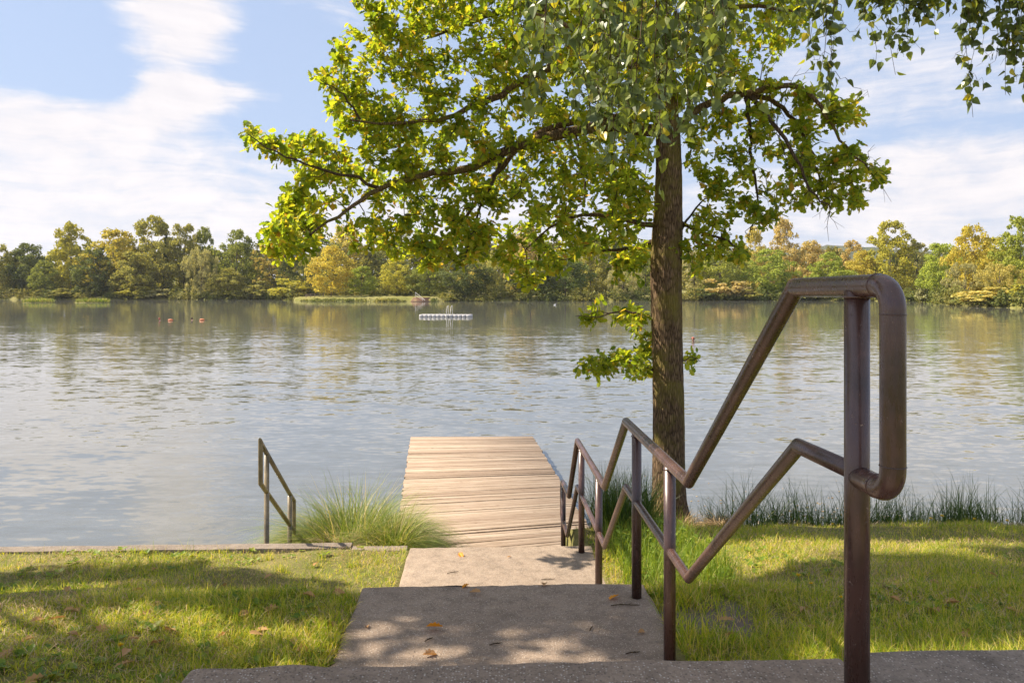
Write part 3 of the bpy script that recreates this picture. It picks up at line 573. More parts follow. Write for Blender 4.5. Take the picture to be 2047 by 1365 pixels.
# ------------------------------------------------------------------ tree outside the left edge, whose shade falls on lawn and steps
TT = np.array([-9.6, 6.2]); zt = float(zg(*TT)); lt_ = empty('broadleaf_tree', (*TT, zt)); tag(lt_, 'broad leafy tree beyond the left edge whose shade falls across lawn and steps', 'tree')
sp_ = limb([(*TT, zt-.3), (TT[0]+.1, TT[1], zt+2), (TT[0]-.1, TT[1]+.1, zt+4.5), (TT[0]+.2, TT[1], zt+8.5)], .24, .05); b = MB(); b.tube(sp_[:, :3], sp_[:, 3], 20); rel(b.build('trunk', M['bark'], lt_, True))
al = np.array(sh_left+sh_mid+sh_near); lb = [sp_]
for i in range(9):
    s = sp_[6+i % 7, :3]; e = al[rng.integers(len(al))]; l = limb([s, s+(e-s)*.5+(0, 0, .3), e], .06, .012); lb.append(l); b = MB(); b.tube(l[:, :3], l[:, 3], 8); rel(b.build('branch', M['bark'], lt_, True))
tw = grow(lb, list(al)); b = MB()
for pts in tw: b.tube(pts, [.012, .009, .006, .003], 4)
rel(b.build('twigs', M['twig'], lt_, True))['kind'] = 'stuff'; b = MB(); leafy(b, tw, 42, (.10, .16), SIMPLE, .28, .55); rel(b.build('crown', M['oak_leaf'], lt_))

# ------------------------------------------------------------------ birch above and behind the camera, its sprays hanging into the picture
BT = np.array([3.4, -1.2]); zb = float(zg(*BT)); bi = empty('birch_tree', (*BT, zb)); tag(bi, 'birch whose grey green leafy sprays hang into the top of the picture', 'tree')
bsp = limb([(*BT, zb-.3), (BT[0], BT[1], zb+2.2), (BT[0]-.1, BT[1]+.2, zb+4.6), (BT[0]-.2, BT[1]+.3, zb+8.)], .17, .04); b = MB(); b.tube(bsp[:, :3], bsp[:, 3], 20); rel(b.build('trunk', M['birch_bark'], bi, True))
blimbs = []
for pts, r0 in (([bsp[9, :3], (2.2, .8, 6.2), (1.3, 2.0, 6.0), (.6, 2.9, 5.5)], .05), ([bsp[10, :3], (2.4, 1.0, 6.6), (1.8, 2.2, 6.3), (.9, 3.3, 5.7), (.2, 3.9, 5.5)], .05), ([bsp[10, :3], (3.1, 1.2, 6.8), (2.9, 2.8, 6.5), (2.5, 4.0, 6.0), (1.9, 4.6, 5.75)], .05), ([bsp[9, :3], (3.6, 1., 6.4), (3.6, 3., 6.5), (3.4, 4.6, 6.1), (3.0, 5.4, 5.9)], .05), ([bsp[8, :3], (3.7, .6, 5.8), (3.6, 2.6, 6.2), (3.5, 4.3, 5.7)], .04), ([bsp[11, :3], (2., 0, 7.2), (.5, 1.2, 6.9)], .04)):
    l = limb(pts, r0, .008); blimbs.append(l); b = MB(); b.tube(l[:, :3], l[:, 3], 8); rel(b.build('branch', M['twig'], bi, True))
batt = np.concatenate([l[:, :3] for l in blimbs]); tb = MB(); lfT, lfA, lfN, lfS = [], [], [], []
def strand(top, bot, dens=.040, size=(.042, .058)):
    top, bot = np.array(top), np.array(bot); ln = np.linalg.norm(bot-top); a = batt[np.argmin(np.linalg.norm(batt-top, axis=1))]
    m1 = (top+bot)/2+rng.normal(0, .035, 3); ctl = [a, (a+top)/2+(0, 0, .12), top, m1, bot]; l = limb(ctl, .004, .0012); pts = l[:, :3]; tb.tube(pts, l[:, 3], 4)
    hang = pts[len(pts)//2:]; n = max(3, int(ln/dens))
    def put(seg, n):
        s = np.sort(rng.uniform(0, len(seg)-1.001, n)); i = s.astype(int); pos = seg[i]+(seg[i+1]-seg[i])*(s-i)[:, None]; ax = np.c_[rng.normal(0, .55, (n, 2)), rng.uniform(-1.2, -.25, n)]
        lfT.append(pos+rng.normal(0, .012, (n, 3))); lfA.append(ax); lfN.append(np.c_[rng.normal(0, 1, (n, 2)), rng.normal(.2, .5, n)]); lfS.append(rng.uniform(*size, n))
    put(hang, n)
    for _ in range(int(ln/.13)):
        i = rng.integers(0, len(hang)-2); s0 = hang[i]; e = s0+np.array([*rng.normal(0, .09, 2), -rng.uniform(.05, .2)]); l2 = limb([s0, (s0+e)/2+rng.normal(0, .015, 3), e], .0018, .0008); tb.tube(l2[:, :3], l2[:, 3], 3); put(l2[:, :3], rng.integers(3, 6))
for i in range(44):                                      # the curtain in front of the oak's trunk
    c = rng.uniform(1050, 1490) if i % 2 else rng.normal(1250, 110); c = min(max(c, 1050), 1500); Y = rng.uniform(2.7, 4.3); end = 300-abs(c-1270)*.7+rng.normal(0, 85) if c < 1430 else rng.uniform(60, 140); end = min(max(end, 40), 330)
    strand(P(c+rng.normal(0, 20), -110-rng.uniform(0, 80), Y), P(c, end, Y))
for c, e, Y in ((1322, 385, 2.9), (1345, 300, 3.0), (1225, 330, 3.1), (1290, 350, 3.2), (1380, 280, 3.3), (1420, 220, 3.3), (1180, 260, 3.), (1115, 130, 3.2),
                (1640, 180, 3.9), (1655, 225, 3.9), (1628, 120, 3.9), (1612, 95, 4.0), (1690, 60, 4.0), (1665, 110, 3.9), (1540, 60, 3.8), (1580, 40, 3.9), (1600, 30, 3.9)): strand(P(c+rng.normal(0, 12), -120, Y), P(c, e, Y))
for i in range(26):
    c = rng.uniform(1720, 2080); strand(P(c, -130, 4.7), P(c+rng.normal(0, 8), rng.uniform(10, 60), 4.7), .04, (.05, .066))
for c, e, Y in ((1790, 150, 4.6), (1775, 95, 4.6), (1815, 120, 4.7), (1750, 130, 4.7), (1870, 80, 4.8), (1920, 130, 4.7), (1945, 235, 4.7), (1938, 140, 4.7), (1960, 110, 4.8), (2010, 190, 4.6), (2025, 165, 4.6), (2045, 180, 4.6), (1990, 120, 4.7), (2035, 90, 4.7), (2060, 200, 4.6), (2000, 70, 4.7), (2080, 220, 4.6)): strand(P(c+rng.normal(0, 14), -130, Y), P(c, e, Y), .05, (.048, .064))
rel(tb.build('twigs', M['twig'], bi, True))['kind'] = 'stuff'
b = MB(); b.inst(BIRCH[0], BIRCH[1], frames(np.concatenate(lfA), np.concatenate(lfN), np.concatenate(lfS)), np.concatenate(lfT))
ups = [np.array([rng.uniform(-.5, 4.2), rng.uniform(-1.5, 4.8), rng.uniform(6.3, 8.8)]) for _ in range(90)]; tw = grow(blimbs+[bsp], ups)
leafy(b, tw, 16, (.045, .065), BIRCH, .25, .5, .5); rel(b.build('crown', M['birch_leaf'], bi))
b = MB()
for pts in tw: b.tube(pts, [.006, .005, .003, .0015], 4)
rel(b.build('twigs', M['twig'], bi, True))['kind'] = 'stuff'

# ------------------------------------------------------------------ grass and sedges
BL = np.array([(-.5, 0, 0), (.5, 0, 0), (-.42, .5, 0), (.42, .5, 0), (0, 1, 0)]); BF = [(0, 1, 3, 2), (2, 3, 4)]
def blades(b, base, h, wd, lean, heading=None, k=3, flop=1.):
    """curved blades: base (N,3), h, wd, lean arrays"""
    N = len(base); a = rng.uniform(0, 2*math.pi, N) if heading is None else heading; d = np.c_[np.cos(a), np.sin(a), np.zeros(N)]; s = np.c_[-np.sin(a), np.cos(a), np.zeros(N)]
    tw_ = rng.uniform(-.9, .9, N); s = s*np.cos(tw_)[:, None]+d*np.sin(tw_)[:, None]
    lv = np.linspace(0, 1, k+1); V = np.empty((N, 2*k+1, 3))
    for i, t_ in enumerate(lv):
        th = lean*(.25+.75*t_*flop); r = (h*t_*np.sin(np.clip(th, 0, 2.2)))[:, None]*d; z = h*t_*np.cos(np.clip(th, 0, 1.75)); c = base+r; c[:, 2] += z
        wv = (wd*(1-t_**2*.9)/2)[:, None]*s
        if i < k: V[:, 2*i] = c-wv; V[:, 2*i+1] = c+wv
        else: V[:, 2*k] = c
    fl = []; tot = []
    for i in range(k-1): fl += [2*i, 2*i+1, 2*i+3, 2*i+2]; tot.append(4)
    fl += [2*k-2, 2*k-1, 2*k]; tot.append(3); fl = np.array(fl); n = 2*k+1
    b.add(V.reshape(-1, 3), (fl[None]+(np.arange(N)*n)[:, None]).ravel(), np.tile(tot, N))
def vnoise(X, Y, s, seed=0):
    r = np.random.default_rng(seed); out = 0
    for i in range(6):
        a = r.uniform(0, 6.28); f = s*r.uniform(.6, 1.6); out = out+np.sin((X*np.cos(a)+Y*np.sin(a))*f+r.uniform(0, 6.28))
    return out/3.5
def lawn_ok(X, Y):
    u, v = to_uv(X, Y); ok = (u > 2.05) & ((v < VL-.005) & (u < 7.50) | (v > VR+.0) & (u < 9.2))
    ok &= ~((v > VR-.1) & (v < VR+.04) & (u > 5.5) & (u < 7.3)); bare = np.hypot((X-bp[0])*.75, Y-bp[1]); return ok & ((bare > .27+.08*np.sin(X*21)) | (rng.random(len(X)) < .10))
b = MB()
for n, (y0, y1), hh, ww in ((145000, (2.9, 4.9), (.035, .085), (.0028, .0048)), (125000, (4.6, 9.0), (.035, .075), (.0032, .006))):
    Y = rng.uniform(y0, y1, n); X = rng.uniform(-1, 1, n)*(.70*Y+.7)+.25; ok = lawn_ok(X, Y); X, Y = X[ok], Y[ok]
    cl = vnoise(X, Y, 3.2, 3); keep = rng.random(len(X)) < np.clip(.78+.35*cl, .3, 1); X, Y = X[keep], Y[keep]; cl = cl[keep]; fine = vnoise(X, Y, 14, 5)
    right = X > 1.2
    h = rng.uniform(*hh, len(X))*np.clip(1+.45*cl+.25*fine, .4, 1.8)*np.where(right, 1.25, 1.); ln = np.abs(rng.normal(1.1, .5, len(X)))
    blades(b, np.c_[X, Y, zg(X, Y)-.005], h, rng.uniform(*ww, len(X)), ln, k=2 if y0 > 4 else 3)
# taller tufts by the edges
for px, py, n, hh in ((650, 1285, 130, .16), (690, 1300, 110, .14), (560, 1300, 60, .12), (1345, 1200, 160, .17), (1370, 1215, 140, .17), (1330, 1255, 110, .19), (1345, 1300, 120, .2), (1400, 1290, 90, .2), (1450, 1300, 80, .17), (1560, 1295, 80, .15), (1650, 1290, 80, .15), (1420, 1205, 90, .13), (1850, 1270, 60, .12), (800, 1165, 60, .09), (700, 1215, 90, .10), (715, 1260, 80, .10), (1300, 1150, 60, .14), (1235, 1150, 70, .2), (1215, 1120, 70, .2)):
    g = ground_at(px, py); X = g[0]+rng.normal(0, .07, n); Y = g[1]+rng.normal(0, .09, n); u, v = to_uv(X, Y); ok = (v < VL-.005) | (v > VR); X, Y = X[ok], Y[ok]; n = len(X)
    blades(b, np.c_[X, Y, zg(X, Y)-.01], rng.uniform(.5, 1, n)*hh, rng.uniform(.004, .007, n), np.abs(rng.normal(.6, .3, n)), k=4)
for i in range(230):
    y = rng.uniform(3.2, 7.4); x = rng.uniform(-1, 1)*(.68*y+.2); n = int(rng.integers(18, 50)); hh = rng.uniform(.07, .14); X = x+rng.normal(0, .035, n); Y = y+rng.normal(0, .035, n); ok = lawn_ok(X, Y); X, Y = X[ok], Y[ok]; n = len(X)
    if n: blades(b, np.c_[X, Y, zg(X, Y)-.008], rng.uniform(.4, 1, n)*hh, rng.uniform(.003, .006, n), np.abs(rng.normal(.75, .4, n)), k=3)
# thin flowering stalks
X = rng.uniform(-4.6, 4.6, 420); Y = rng.uniform(3.4, 8.2, 420); ok = lawn_ok(X, Y); X, Y = X[ok], Y[ok]; n = len(X)
blades(b, np.c_[X, Y, zg(X, Y)], rng.uniform(.10, .24, n), rng.uniform(.002, .003, n), np.abs(rng.normal(.25, .15, n)), k=3)
n = 60000; Y = rng.uniform(2.9, 8.8, n); X = rng.uniform(-1, 1, n)*(.7*Y+.4); ok = lawn_ok(X, Y) & (rng.random(n) < np.clip(.45+.5*vnoise(X, Y, 4.5, 21), .05, 1)); X, Y = X[ok], Y[ok]; n = len(X); tb_ = MB()
blades(tb_, np.c_[X, Y, zg(X, Y)+rng.uniform(.0, .035, n)], rng.uniform(.04, .10, n), rng.uniform(.0025, .005, n), rng.uniform(1.3, 1.9, n), k=2)
tag(tb_.build('dry_thatch', M['dry']), 'dry straw lying among the lawn grass', 'dead grass', kind='stuff')
tag(b.build('lawn_grass', M['grass']), 'sunlit and shaded lawn grass on both sides of the steps', 'grass', kind='stuff')
b = MB(); n = 1500; Y = rng.uniform(3., 8., n); X = rng.uniform(-1, 1, n)*(.7*Y+.3); ok = lawn_ok(X, Y) & (vnoise(X, Y, 2.2, 9) > .0); X, Y = X[ok], Y[ok]; n = len(X)
rep = 5; a = rng.uniform(0, 6.28, (n, rep)).ravel(); Xr, Yr = np.repeat(X, rep), np.repeat(Y, rep); d = np.c_[np.cos(a), np.sin(a), rng.uniform(.15, .9, n*rep)]
b.inst(SIMPLE[0], SIMPLE[1], frames(d, np.tile([0, 0, 1.], (n*rep, 1))+unit(n*rep)*.3, np.repeat(rng.uniform(.025, .065, n), rep)), np.c_[Xr, Yr, zg(Xr, Yr)+.012])
tag(b.build('lawn_weeds', M['weed']), 'low broad leaved weeds and clover growing in the lawn', 'weeds', kind='stuff')

# sedge tussock left of the jetty
def tussock(name, c, n, r, h, w, lean, mt):
    b = MB(); a = rng.uniform(0, 6.28, n); rr = r*np.sqrt(rng.uniform(0, 1, n)); base = np.c_[c[0]+rr*np.cos(a), c[1]+rr*np.sin(a), np.full(n, c[2])]
    blades(b, base, rng.uniform(.55, 1., n)*h, rng.uniform(*w, n), np.clip(rng.normal(lean, .45, n)+rr/r*.75, .05, 3.), a+rng.normal(0, .6, n), k=6); return b.build(name, mt, loc=c)
ts = tussock('sedge_tussock', P(702, 1122, 9.2), 10500, .46, 1.28, (.004, .009), 1.25, M['sedge']); tag(ts, 'big arching tuft of sedge at the water between short handrail and jetty', 'sedge')
ts = tussock('sedge_tussock', P(785, 1112, 8.75), 2600, .22, .78, (.004, .008), 1.0, M['sedge']); tag(ts, 'smaller bright green sedge tuft leaning over the near left edge of the jetty', 'sedge')
ts = tussock('sedge_tussock', P(622, 1122, 9.3), 1500, .20, .55, (.004, .008), 1.0, M['sedge']); tag(ts, 'low grass tuft right behind the foot of the short handrail', 'sedge')
ts = tussock('dry_tussock', P(1362, 1058, 8.98), 700, .12, .3, (.003, .006), .8, M['dry']); tag(ts, 'dry straw tuft at the right foot of the oak trunk', 'dead grass')
ts = tussock('dry_tussock', P(680, 1112, 8.55), 1300, .30, .5, (.004, .008), 1.5, M['dry']); tag(ts, 'tangle of dead straw coloured sedge under the big green tuft', 'sedge')
ts = tussock('dry_tussock', P(1440, 1056, 8.9), 900, .13, .36, (.004, .007), 1.45, M['dry']); tag(ts, 'flattened brown mat of dead grass beside the oak trunk', 'dead grass')
b = MB()
for i in range(190):
    X = rng.uniform(1.6, 9.5); Y = 9.15+rng.normal(0, .17)+.03*X
    if 1.4 < X < 2.5 and i % 3: continue
    n = rng.integers(22, 46); hh = rng.uniform(.34, .82)*(1.15 if X > 2.4 and X < 3.5 or X > 5.5 else .9); a = rng.uniform(0, 6.28, n); r = .19*np.sqrt(rng.uniform(0, 1, n)); bx, by = X+r*np.cos(a), Y+r*np.sin(a)
    blades(b, np.c_[bx, by, zg(bx, by)-.03], rng.uniform(.5, 1, n)*hh, rng.uniform(.005, .009, n), np.abs(rng.normal(.6, .4, n)), k=5)
for i in range(26):
    X = rng.uniform(.95, 1.55); Y = rng.uniform(7.9, 8.9); n = 45; a = rng.uniform(0, 6.28, n); r = .1*np.sqrt(rng.uniform(0, 1, n)); bx, by = X+r*np.cos(a), Y+r*np.sin(a)
    blades(b, np.c_[bx, by, zg(bx, by)-.03], rng.uniform(.4, .85, n), rng.uniform(.005, .009, n), np.abs(rng.normal(.4, .25, n)), k=5)
tag(b.build('shore_reeds', M['reed']), 'dark green reeds and sedges along the right shore at the water', 'reeds', kind='stuff')
b = MB(); n = 170                                        # leafy weeds between handrail and oak
X = rng.uniform(1.0, 1.75, n); Y = rng.uniform(5.9, 8.3, n); ok = lawn_ok(X, Y) | (Y > 7.4); X, Y = X[ok], Y[ok]
for x, y in zip(X, Y):
    z = float(zg(x, y)); hh = rng.uniform(.06, .24)*(1 if y > 6.8 else .5); k = rng.integers(6, 13); s = rng.uniform(.15, 1, k); a = rng.uniform(0, 6.28, k); T = np.c_[np.full(k, x), np.full(k, y), z+hh*s]; d = np.c_[np.cos(a), np.sin(a), rng.uniform(.0, .8, k)]
    b.inst(SIMPLE[0], SIMPLE[1], frames(d, np.tile([0, 0, 1.], (k, 1)), rng.uniform(.03, .065, k)), T); b.tube([(x, y, z), (x+.01, y, z+hh)], .002, 3)
n = 4200; X = rng.uniform(.95, 1.8, n); Y = rng.uniform(5.8, 8.7, n); blades(b, np.c_[X, Y, zg(X, Y)-.01], rng.uniform(.1, .34, n), rng.uniform(.004, .008, n), np.abs(rng.normal(.45, .3, n)), k=4)
tag(b.build('undergrowth', M['weed']), 'lush green weeds and tall grass between handrail and oak', 'weeds', kind='stuff')
b = MB(); n = 900; X = rng.uniform(1.8, 6.5, n); Y = 10.5+np.abs(rng.normal(0, 1.2, n)); ok = vnoise(X, Y*2, 2.5, 4) > -.1; X, Y = X[ok], Y[ok]; n = len(X)
a = rng.uniform(0, 6.28, n); d = np.c_[np.cos(a), np.sin(a), np.zeros(n)]; b.inst(SIMPLE[0]*(1, 1, .1), SIMPLE[1], frames(d, np.tile([0, 0, 1.], (n, 1)), rng.uniform(.02, .06, n)), np.c_[X, Y, np.full(n, .004)+rng.uniform(0, .004, n)])
tag(b.build('floating_leaves', M['dry']), 'scattered dead leaves and scum floating off the right reeds', 'floating leaves', kind='stuff')

# ------------------------------------------------------------------ fallen leaves, twigs, dandelions
def litter(name, px, py, size, mt, label, group, cat='leaf', tpl=OAK):
    g = ground_at(px, py); b = MB(); curl = tpl[0]*(1, 1, rng.uniform(.8, 2.2)); ax = np.array([[*rng.normal(0, 1, 2), rng.uniform(.0, .3)]]); nm = np.array([[*rng.normal(0, .35, 2), 1.]])
    u, v = to_uv(*g[:2]); onst = VL < v < VR
    b.inst(curl, tpl[1], frames(ax, nm, np.array([size])), np.array([[0, 0, size*.14+(.004 if onst else .02)]])); o = b.build(name, mt); o.location = g; return tag(o, label, cat, group)
for px, py, sz, mt, lb_ in ((886, 1258, .095, 'orange_leaf', 'bright orange leaf lying in the middle of the upper landing'), (938, 1189, .075, 'fallen', 'brown leaf near the far edge of the upper landing'), (1087, 1176, .075, 'fallen', 'tan leaf at the far edge of the upper landing, right of its middle'), (1238, 1194, .085, 'orange_leaf', 'yellow leaf beside the second nearest landing post'), (735, 1258, .05, 'fallen', 'small brown leaf by the left edge of the upper landing'), (917, 1108, .085, 'orange_leaf', 'orange leaf on the sunlit lower landing'), (845, 1316, .08, 'fallen', 'tan leaf just behind the near landing edge'), (1014, 1116, .04, 'fallen', 'tiny brown leaf in the middle of the sunlit landing'), (938, 1172, .05, 'orange_leaf', 'small ochre leaf by the far edge of the shaded landing'), (1275, 1268, .05, 'fallen', 'small brown leaf near the right edge of the shaded landing')):
    litter('fallen_leaf', px, py, sz, M[mt], lb_, 'fallen leaves on the landings')
for px, py in ((60, 1255), (92, 1252), (150, 1228), (133, 1277), (190, 1265), (240, 1330), (268, 1335), (315, 1142), (310, 1212), (255, 1290), (330, 1293), (450, 1185), (440, 1180), (528, 1165), (525, 1280), (540, 1270), (560, 1225), (588, 1310), (620, 1305), (655, 1252), (690, 1195), (260, 1190), (420, 1180), (500, 1232), (70, 1285), (280, 1240), (460, 1275), (350, 1272), (160, 1232), (95, 1365), (605, 1196), (635, 1130), (140, 1180), (22, 1310)):
    litter('fallen_leaf', px, py, rng.uniform(.06, .1), M['fallen'], 'dry brown leaf lying on the lawn left of the steps', 'fallen leaves on the left lawn')
for px, py in ((1532, 1190), (1790, 1175), (1858, 1170), (1800, 1215), (1915, 1270), (1920, 1215), (1945, 1290), (1980, 1300), (1955, 1185), (1635, 1265), (1440, 1285), (1470, 1250), (1880, 1235), (2010, 1225), (1995, 1160), (2030, 1275), (1600, 1235), (1560, 1275)):
    litter('fallen_leaf', px, py, rng.uniform(.06, .1), M['fallen'], 'dry brown leaf lying on the lawn right of the steps', 'fallen leaves on the right lawn')
for px, py, ln, a, lb_ in ((1250, 1213, .17, .05, 'straight twig by the post on the upper landing'), (905, 1146, .11, .5, 'short twig on the sunlit lower landing'), (857, 1281, .06, .9, 'dark stub of twig on the upper landing, left of its middle'), (991, 1291, .07, .4, 'dark twig scrap in the middle of the upper landing'), (1265, 1308, .08, .3, 'dark bark scrap at the near right corner of the upper landing'), (1182, 1258, .06, 1.2, 'thin forked twig right of the middle of the upper landing'), (1095, 1160, .12, .15, 'thin pale twig at the near edge of the sunlit landing')):
    g = ground_at(px, py); b = MB(); d = np.array([math.cos(a), math.sin(a), 0])*ln/2; s = np.array([-d[1], d[0], 0])*.06; b.tube([-d+(0, 0, .008), -d*.3+s+(0, 0, .010), d*.4-s*.5+(0, 0, .009), d+(0, 0, .007)], [.0025, .0035, .003, .002], 6, True)
    b.tube([d*.1+(0, 0, .009), d*.45+s*3+(0, 0, .011)], .0014, 5, True); o = b.build('fallen_twig', M['twig'], smooth=True); o.location = g; tag(o, lb_, 'twig', 'fallen twigs on the landings')
def dandelion():
    r = empty('dandelion'); b = MB(); b.tube([(0, 0, -.02), (.006, 0, .05), (.002, .004, .10)], .0022, 6); b.build('stem', M['weed'], r, True)
    b = MB(); n = 46; a = rng.uniform(0, 6.28, n); d = np.c_[np.cos(a), np.sin(a), rng.uniform(.1, 1.3, n)]; b.inst(np.array([(-.14, 0, 0), (.14, 0, 0), (.12, 1, 0), (-.12, 1, 0)]), [(0, 1, 2, 3)], frames(d, np.tile([0, 0, 1.], (n, 1))+unit(n)*.2, rng.uniform(.010, .017, n)), np.tile([.002, .004, .10], (n, 1))); b.build('flower_head', M['yellow'], r); return r
d0 = None
for px, py, s, lb_ in ((1595, 1189, 1.2, 'left one of two yellow dandelions in the shaded right lawn'), (1622, 1200, 1., 'right one of two yellow dandelions in the shaded right lawn'), (1860, 1065, 1.5, 'yellow dandelion before the reeds, left of the tall pair'), (1882, 1062, 1.6, 'largest yellow dandelion before the reeds'), (1948, 1062, 1.3, 'yellow dandelion before the reeds, between pair and right edge'), (2012, 1068, 1.4, 'yellow dandelion before the reeds near the right edge'), (1665, 1070, 1.2, 'yellow dandelion before the reeds just left of the near post'), (240, 1338, 1.1, 'lone yellow dandelion in the front of the left lawn'), (1680, 1225, .9, 'small yellow dandelion in shade just left of the near post')):
    g = ground_at(px, py); o = d0 if d0 is None else copy_tree(d0)
    if d0 is None: d0 = o = dandelion()
    o.location = g; o.scale = (s, s, s); o.rotation_euler = (0, 0, rng.uniform(0, 6)); tag(o, lb_, 'flower', 'dandelions in the lawn')

# ------------------------------------------------------------------ far shore
SH = np.array([(-1500, 238), (-400, 234), (0, 230), (200, 228), (560, 226), (600, 205), (640, 197), (860, 195), (900, 203), (1050, 203), (1300, 206), (1420, 210), (1700, 208), (1840, 196), (1900, 160), (1960, 140), (2047, 132), (2300, 126), (2900, 110), (4500, 100)])
def shoreY(px): return np.interp(px, SH[:, 0], SH[:, 1])
pxs = np.r_[np.linspace(-1500, 500, 60), np.linspace(510, 1000, 120), np.linspace(1010, 2300, 160), np.linspace(2350, 4500, 20)]
offs = np.array([-3, -.5, 0, .8, 2, 4, 10, 25, 60, 150, 500, 2500]); zz_ = np.array([-1.2, -.25, .0, .45, .8, 1.0, 1.15, 1.3, 1.5, 2, 4, 20]); rows = []
for j, o_ in enumerate(offs):
    Y = shoreY(pxs)+o_*(1 if o_ < 100 else 1)+.5*np.sin(pxs*.21)*(o_ < 3); rows.append(np.c_[(pxs-CX)*Y/F, Y, np.full(len(pxs), zz_[j])+.08*np.sin(pxs*.37+j)])
V = np.concatenate(rows); n = len(pxs); idx = np.arange(len(V)).reshape(len(offs), n); b = MB(); b.add(V, np.stack([idx[:-1, :-1], idx[:-1, 1:], idx[1:, 1:], idx[1:, :-1]], -1).ravel(), np.full((len(offs)-1)*(n-1), 4))
tag(b.build('far_shore', M['far_ground'], smooth=True), 'low grassy bank of the opposite lake shore', 'shore', kind='structure')
# wooded hill
hp = np.linspace(200, 3200, 160); hz = np.interp(hp, [200, 900, 1400, 1560, 1660, 1760, 1860, 1960, 2100, 2500, 3200], [10, 30, 66, 84, 99, 90, 84, 84, 88, 70, 50])+1.2*np.sin(hp*.13)+.8*np.sin(hp*.31)
rows = [np.c_[(hp-CX)*Y/F, np.full(160, Y), hz*k+rng.normal(0, 1.2, 160)*(k > .3)] for Y, k in zip(np.linspace(1150, 1700, 14), np.sin(np.linspace(0, 1, 14)*math.pi/2)**1.2)]+[np.c_[(hp-CX)*2300/F, np.full(160, 2300.), hz*0]]
V = np.concatenate(rows); n = 160; idx = np.arange(len(V)).reshape(len(rows), n); b = MB(); b.add(V, np.stack([idx[:-1, :-1], idx[:-1, 1:], idx[1:, 1:], idx[1:, :-1]], -1).ravel(), np.full((len(rows)-1)*(n-1), 4))
tag(b.build('hills', M['hill'], smooth=True), 'wooded hill ridge behind the far right trees', 'hill', kind='structure')

# crowns of the far trees, unit height, made of clumps of small leaf faces
QUAD = (np.array([(-.5, -.35, 0), (.1, -.5, .08), (.5, .2, 0), (-.15, .5, -.06)]), [(0, 1, 2, 3)])
def crown_mesh(b, kind, n, leaf, at=(0, 0, 0), sx=1., sz=1.):
    cl = []
    if kind == 'broad':
        for i in range(120):
            z = rng.uniform(.06, .95); w_ = .49*math.sin(math.pi*min(1, ((z+.03)/1.03)**.85))**.7; a = rng.uniform(0, 6.28); r = w_*rng.uniform(.2, 1.)**.6*(1+.15*math.sin(a*3+z*9)); cl.append((r*math.cos(a), r*math.sin(a), z*(1-.12*(r/.5)**2*(z > .6)), rng.uniform(.045, .10)*(1.25-.4*z)))
    elif kind == 'tall':
        for i in range(130):
            z = rng.uniform(.04, .97)**.9; w_ = .47*(1-abs(z-.36)/.70)**.6; a = rng.uniform(0, 6.28); r = w_*rng.uniform(.15, 1.)**.6*(1+.2*math.sin(a*2+z*11)); cl.append((r*math.cos(a), r*math.sin(a), z, rng.uniform(.040, .085)*(1.3-.5*z)))
    elif kind == 'open':
        for i in range(95):
            z = rng.uniform(.10, .97); w_ = .5*math.sin(math.pi*min(1, ((z-.02)/1.0)**.9))**.6; a = rng.uniform(0, 6.28); r = w_*rng.uniform(.25, 1.05); cl.append((r*math.cos(a), r*math.sin(a), z, rng.uniform(.025, .06)))
    elif kind == 'willow':
        for i in range(90):
            z = rng.uniform(.06, .9); w_ = .47*math.sin(math.pi*min(1, (z+.12)/1.08))**.5; a = rng.uniform(0, 6.28); r = w_*rng.uniform(.4, 1.); cl.append((r*math.cos(a), r*math.sin(a), z, rng.uniform(.04, .085)))
    elif kind == 'bush':
        for i in range(40):
            a = rng.uniform(0, 6.28); r = .45*math.sqrt(rng.random()); z = rng.uniform(.05, .92)*(1-(r/.5)**2*.75); cl.append((r*math.cos(a), r*math.sin(a), z, rng.uniform(.07, .15)))
    elif kind == 'conifer':
        for i in range(60):
            z = rng.uniform(.05, .98); a = rng.uniform(0, 6.28); r = .30*(1-z)*rng.uniform(.4, 1); cl.append((r*math.cos(a), r*math.sin(a), z, .03+.06*(1-z)))
    cl = np.array(cl); wgt = cl[:, 3]**1.6; ci = rng.choice(len(cl), n, p=wgt/wgt.sum()); d = unit(n); d[:, 2] = np.where(d[:, 2] < -.35, -d[:, 2], d[:, 2]); rr = cl[ci, 3]*rng.uniform(.55, 1.12, n)
    asp = np.array([1.1, 1.1, 1.0]) if kind != 'willow' else np.array([.8, .8, 1.7]); T = cl[ci, :3]+d*rr[:, None]*asp; T[:, 2] = np.clip(T[:, 2], .01, 1.02)
    nm = d+unit(n)*.7; ax = unit(n)
    if kind == 'willow': ax = np.c_[rng.normal(0, .35, (n, 2)), -np.ones(n)]
    R = frames(ax, nm, leaf*rng.uniform(.6, 1.35, n))
    if kind == 'willow': R[:, :, 0] *= .5; R[:, :, 1] *= 1.5
    sc_ = np.array([sx, sx, sz]); R = R*1.0; b.inst(QUAD[0], QUAD[1], R, T*sc_+np.array(at)); return cl
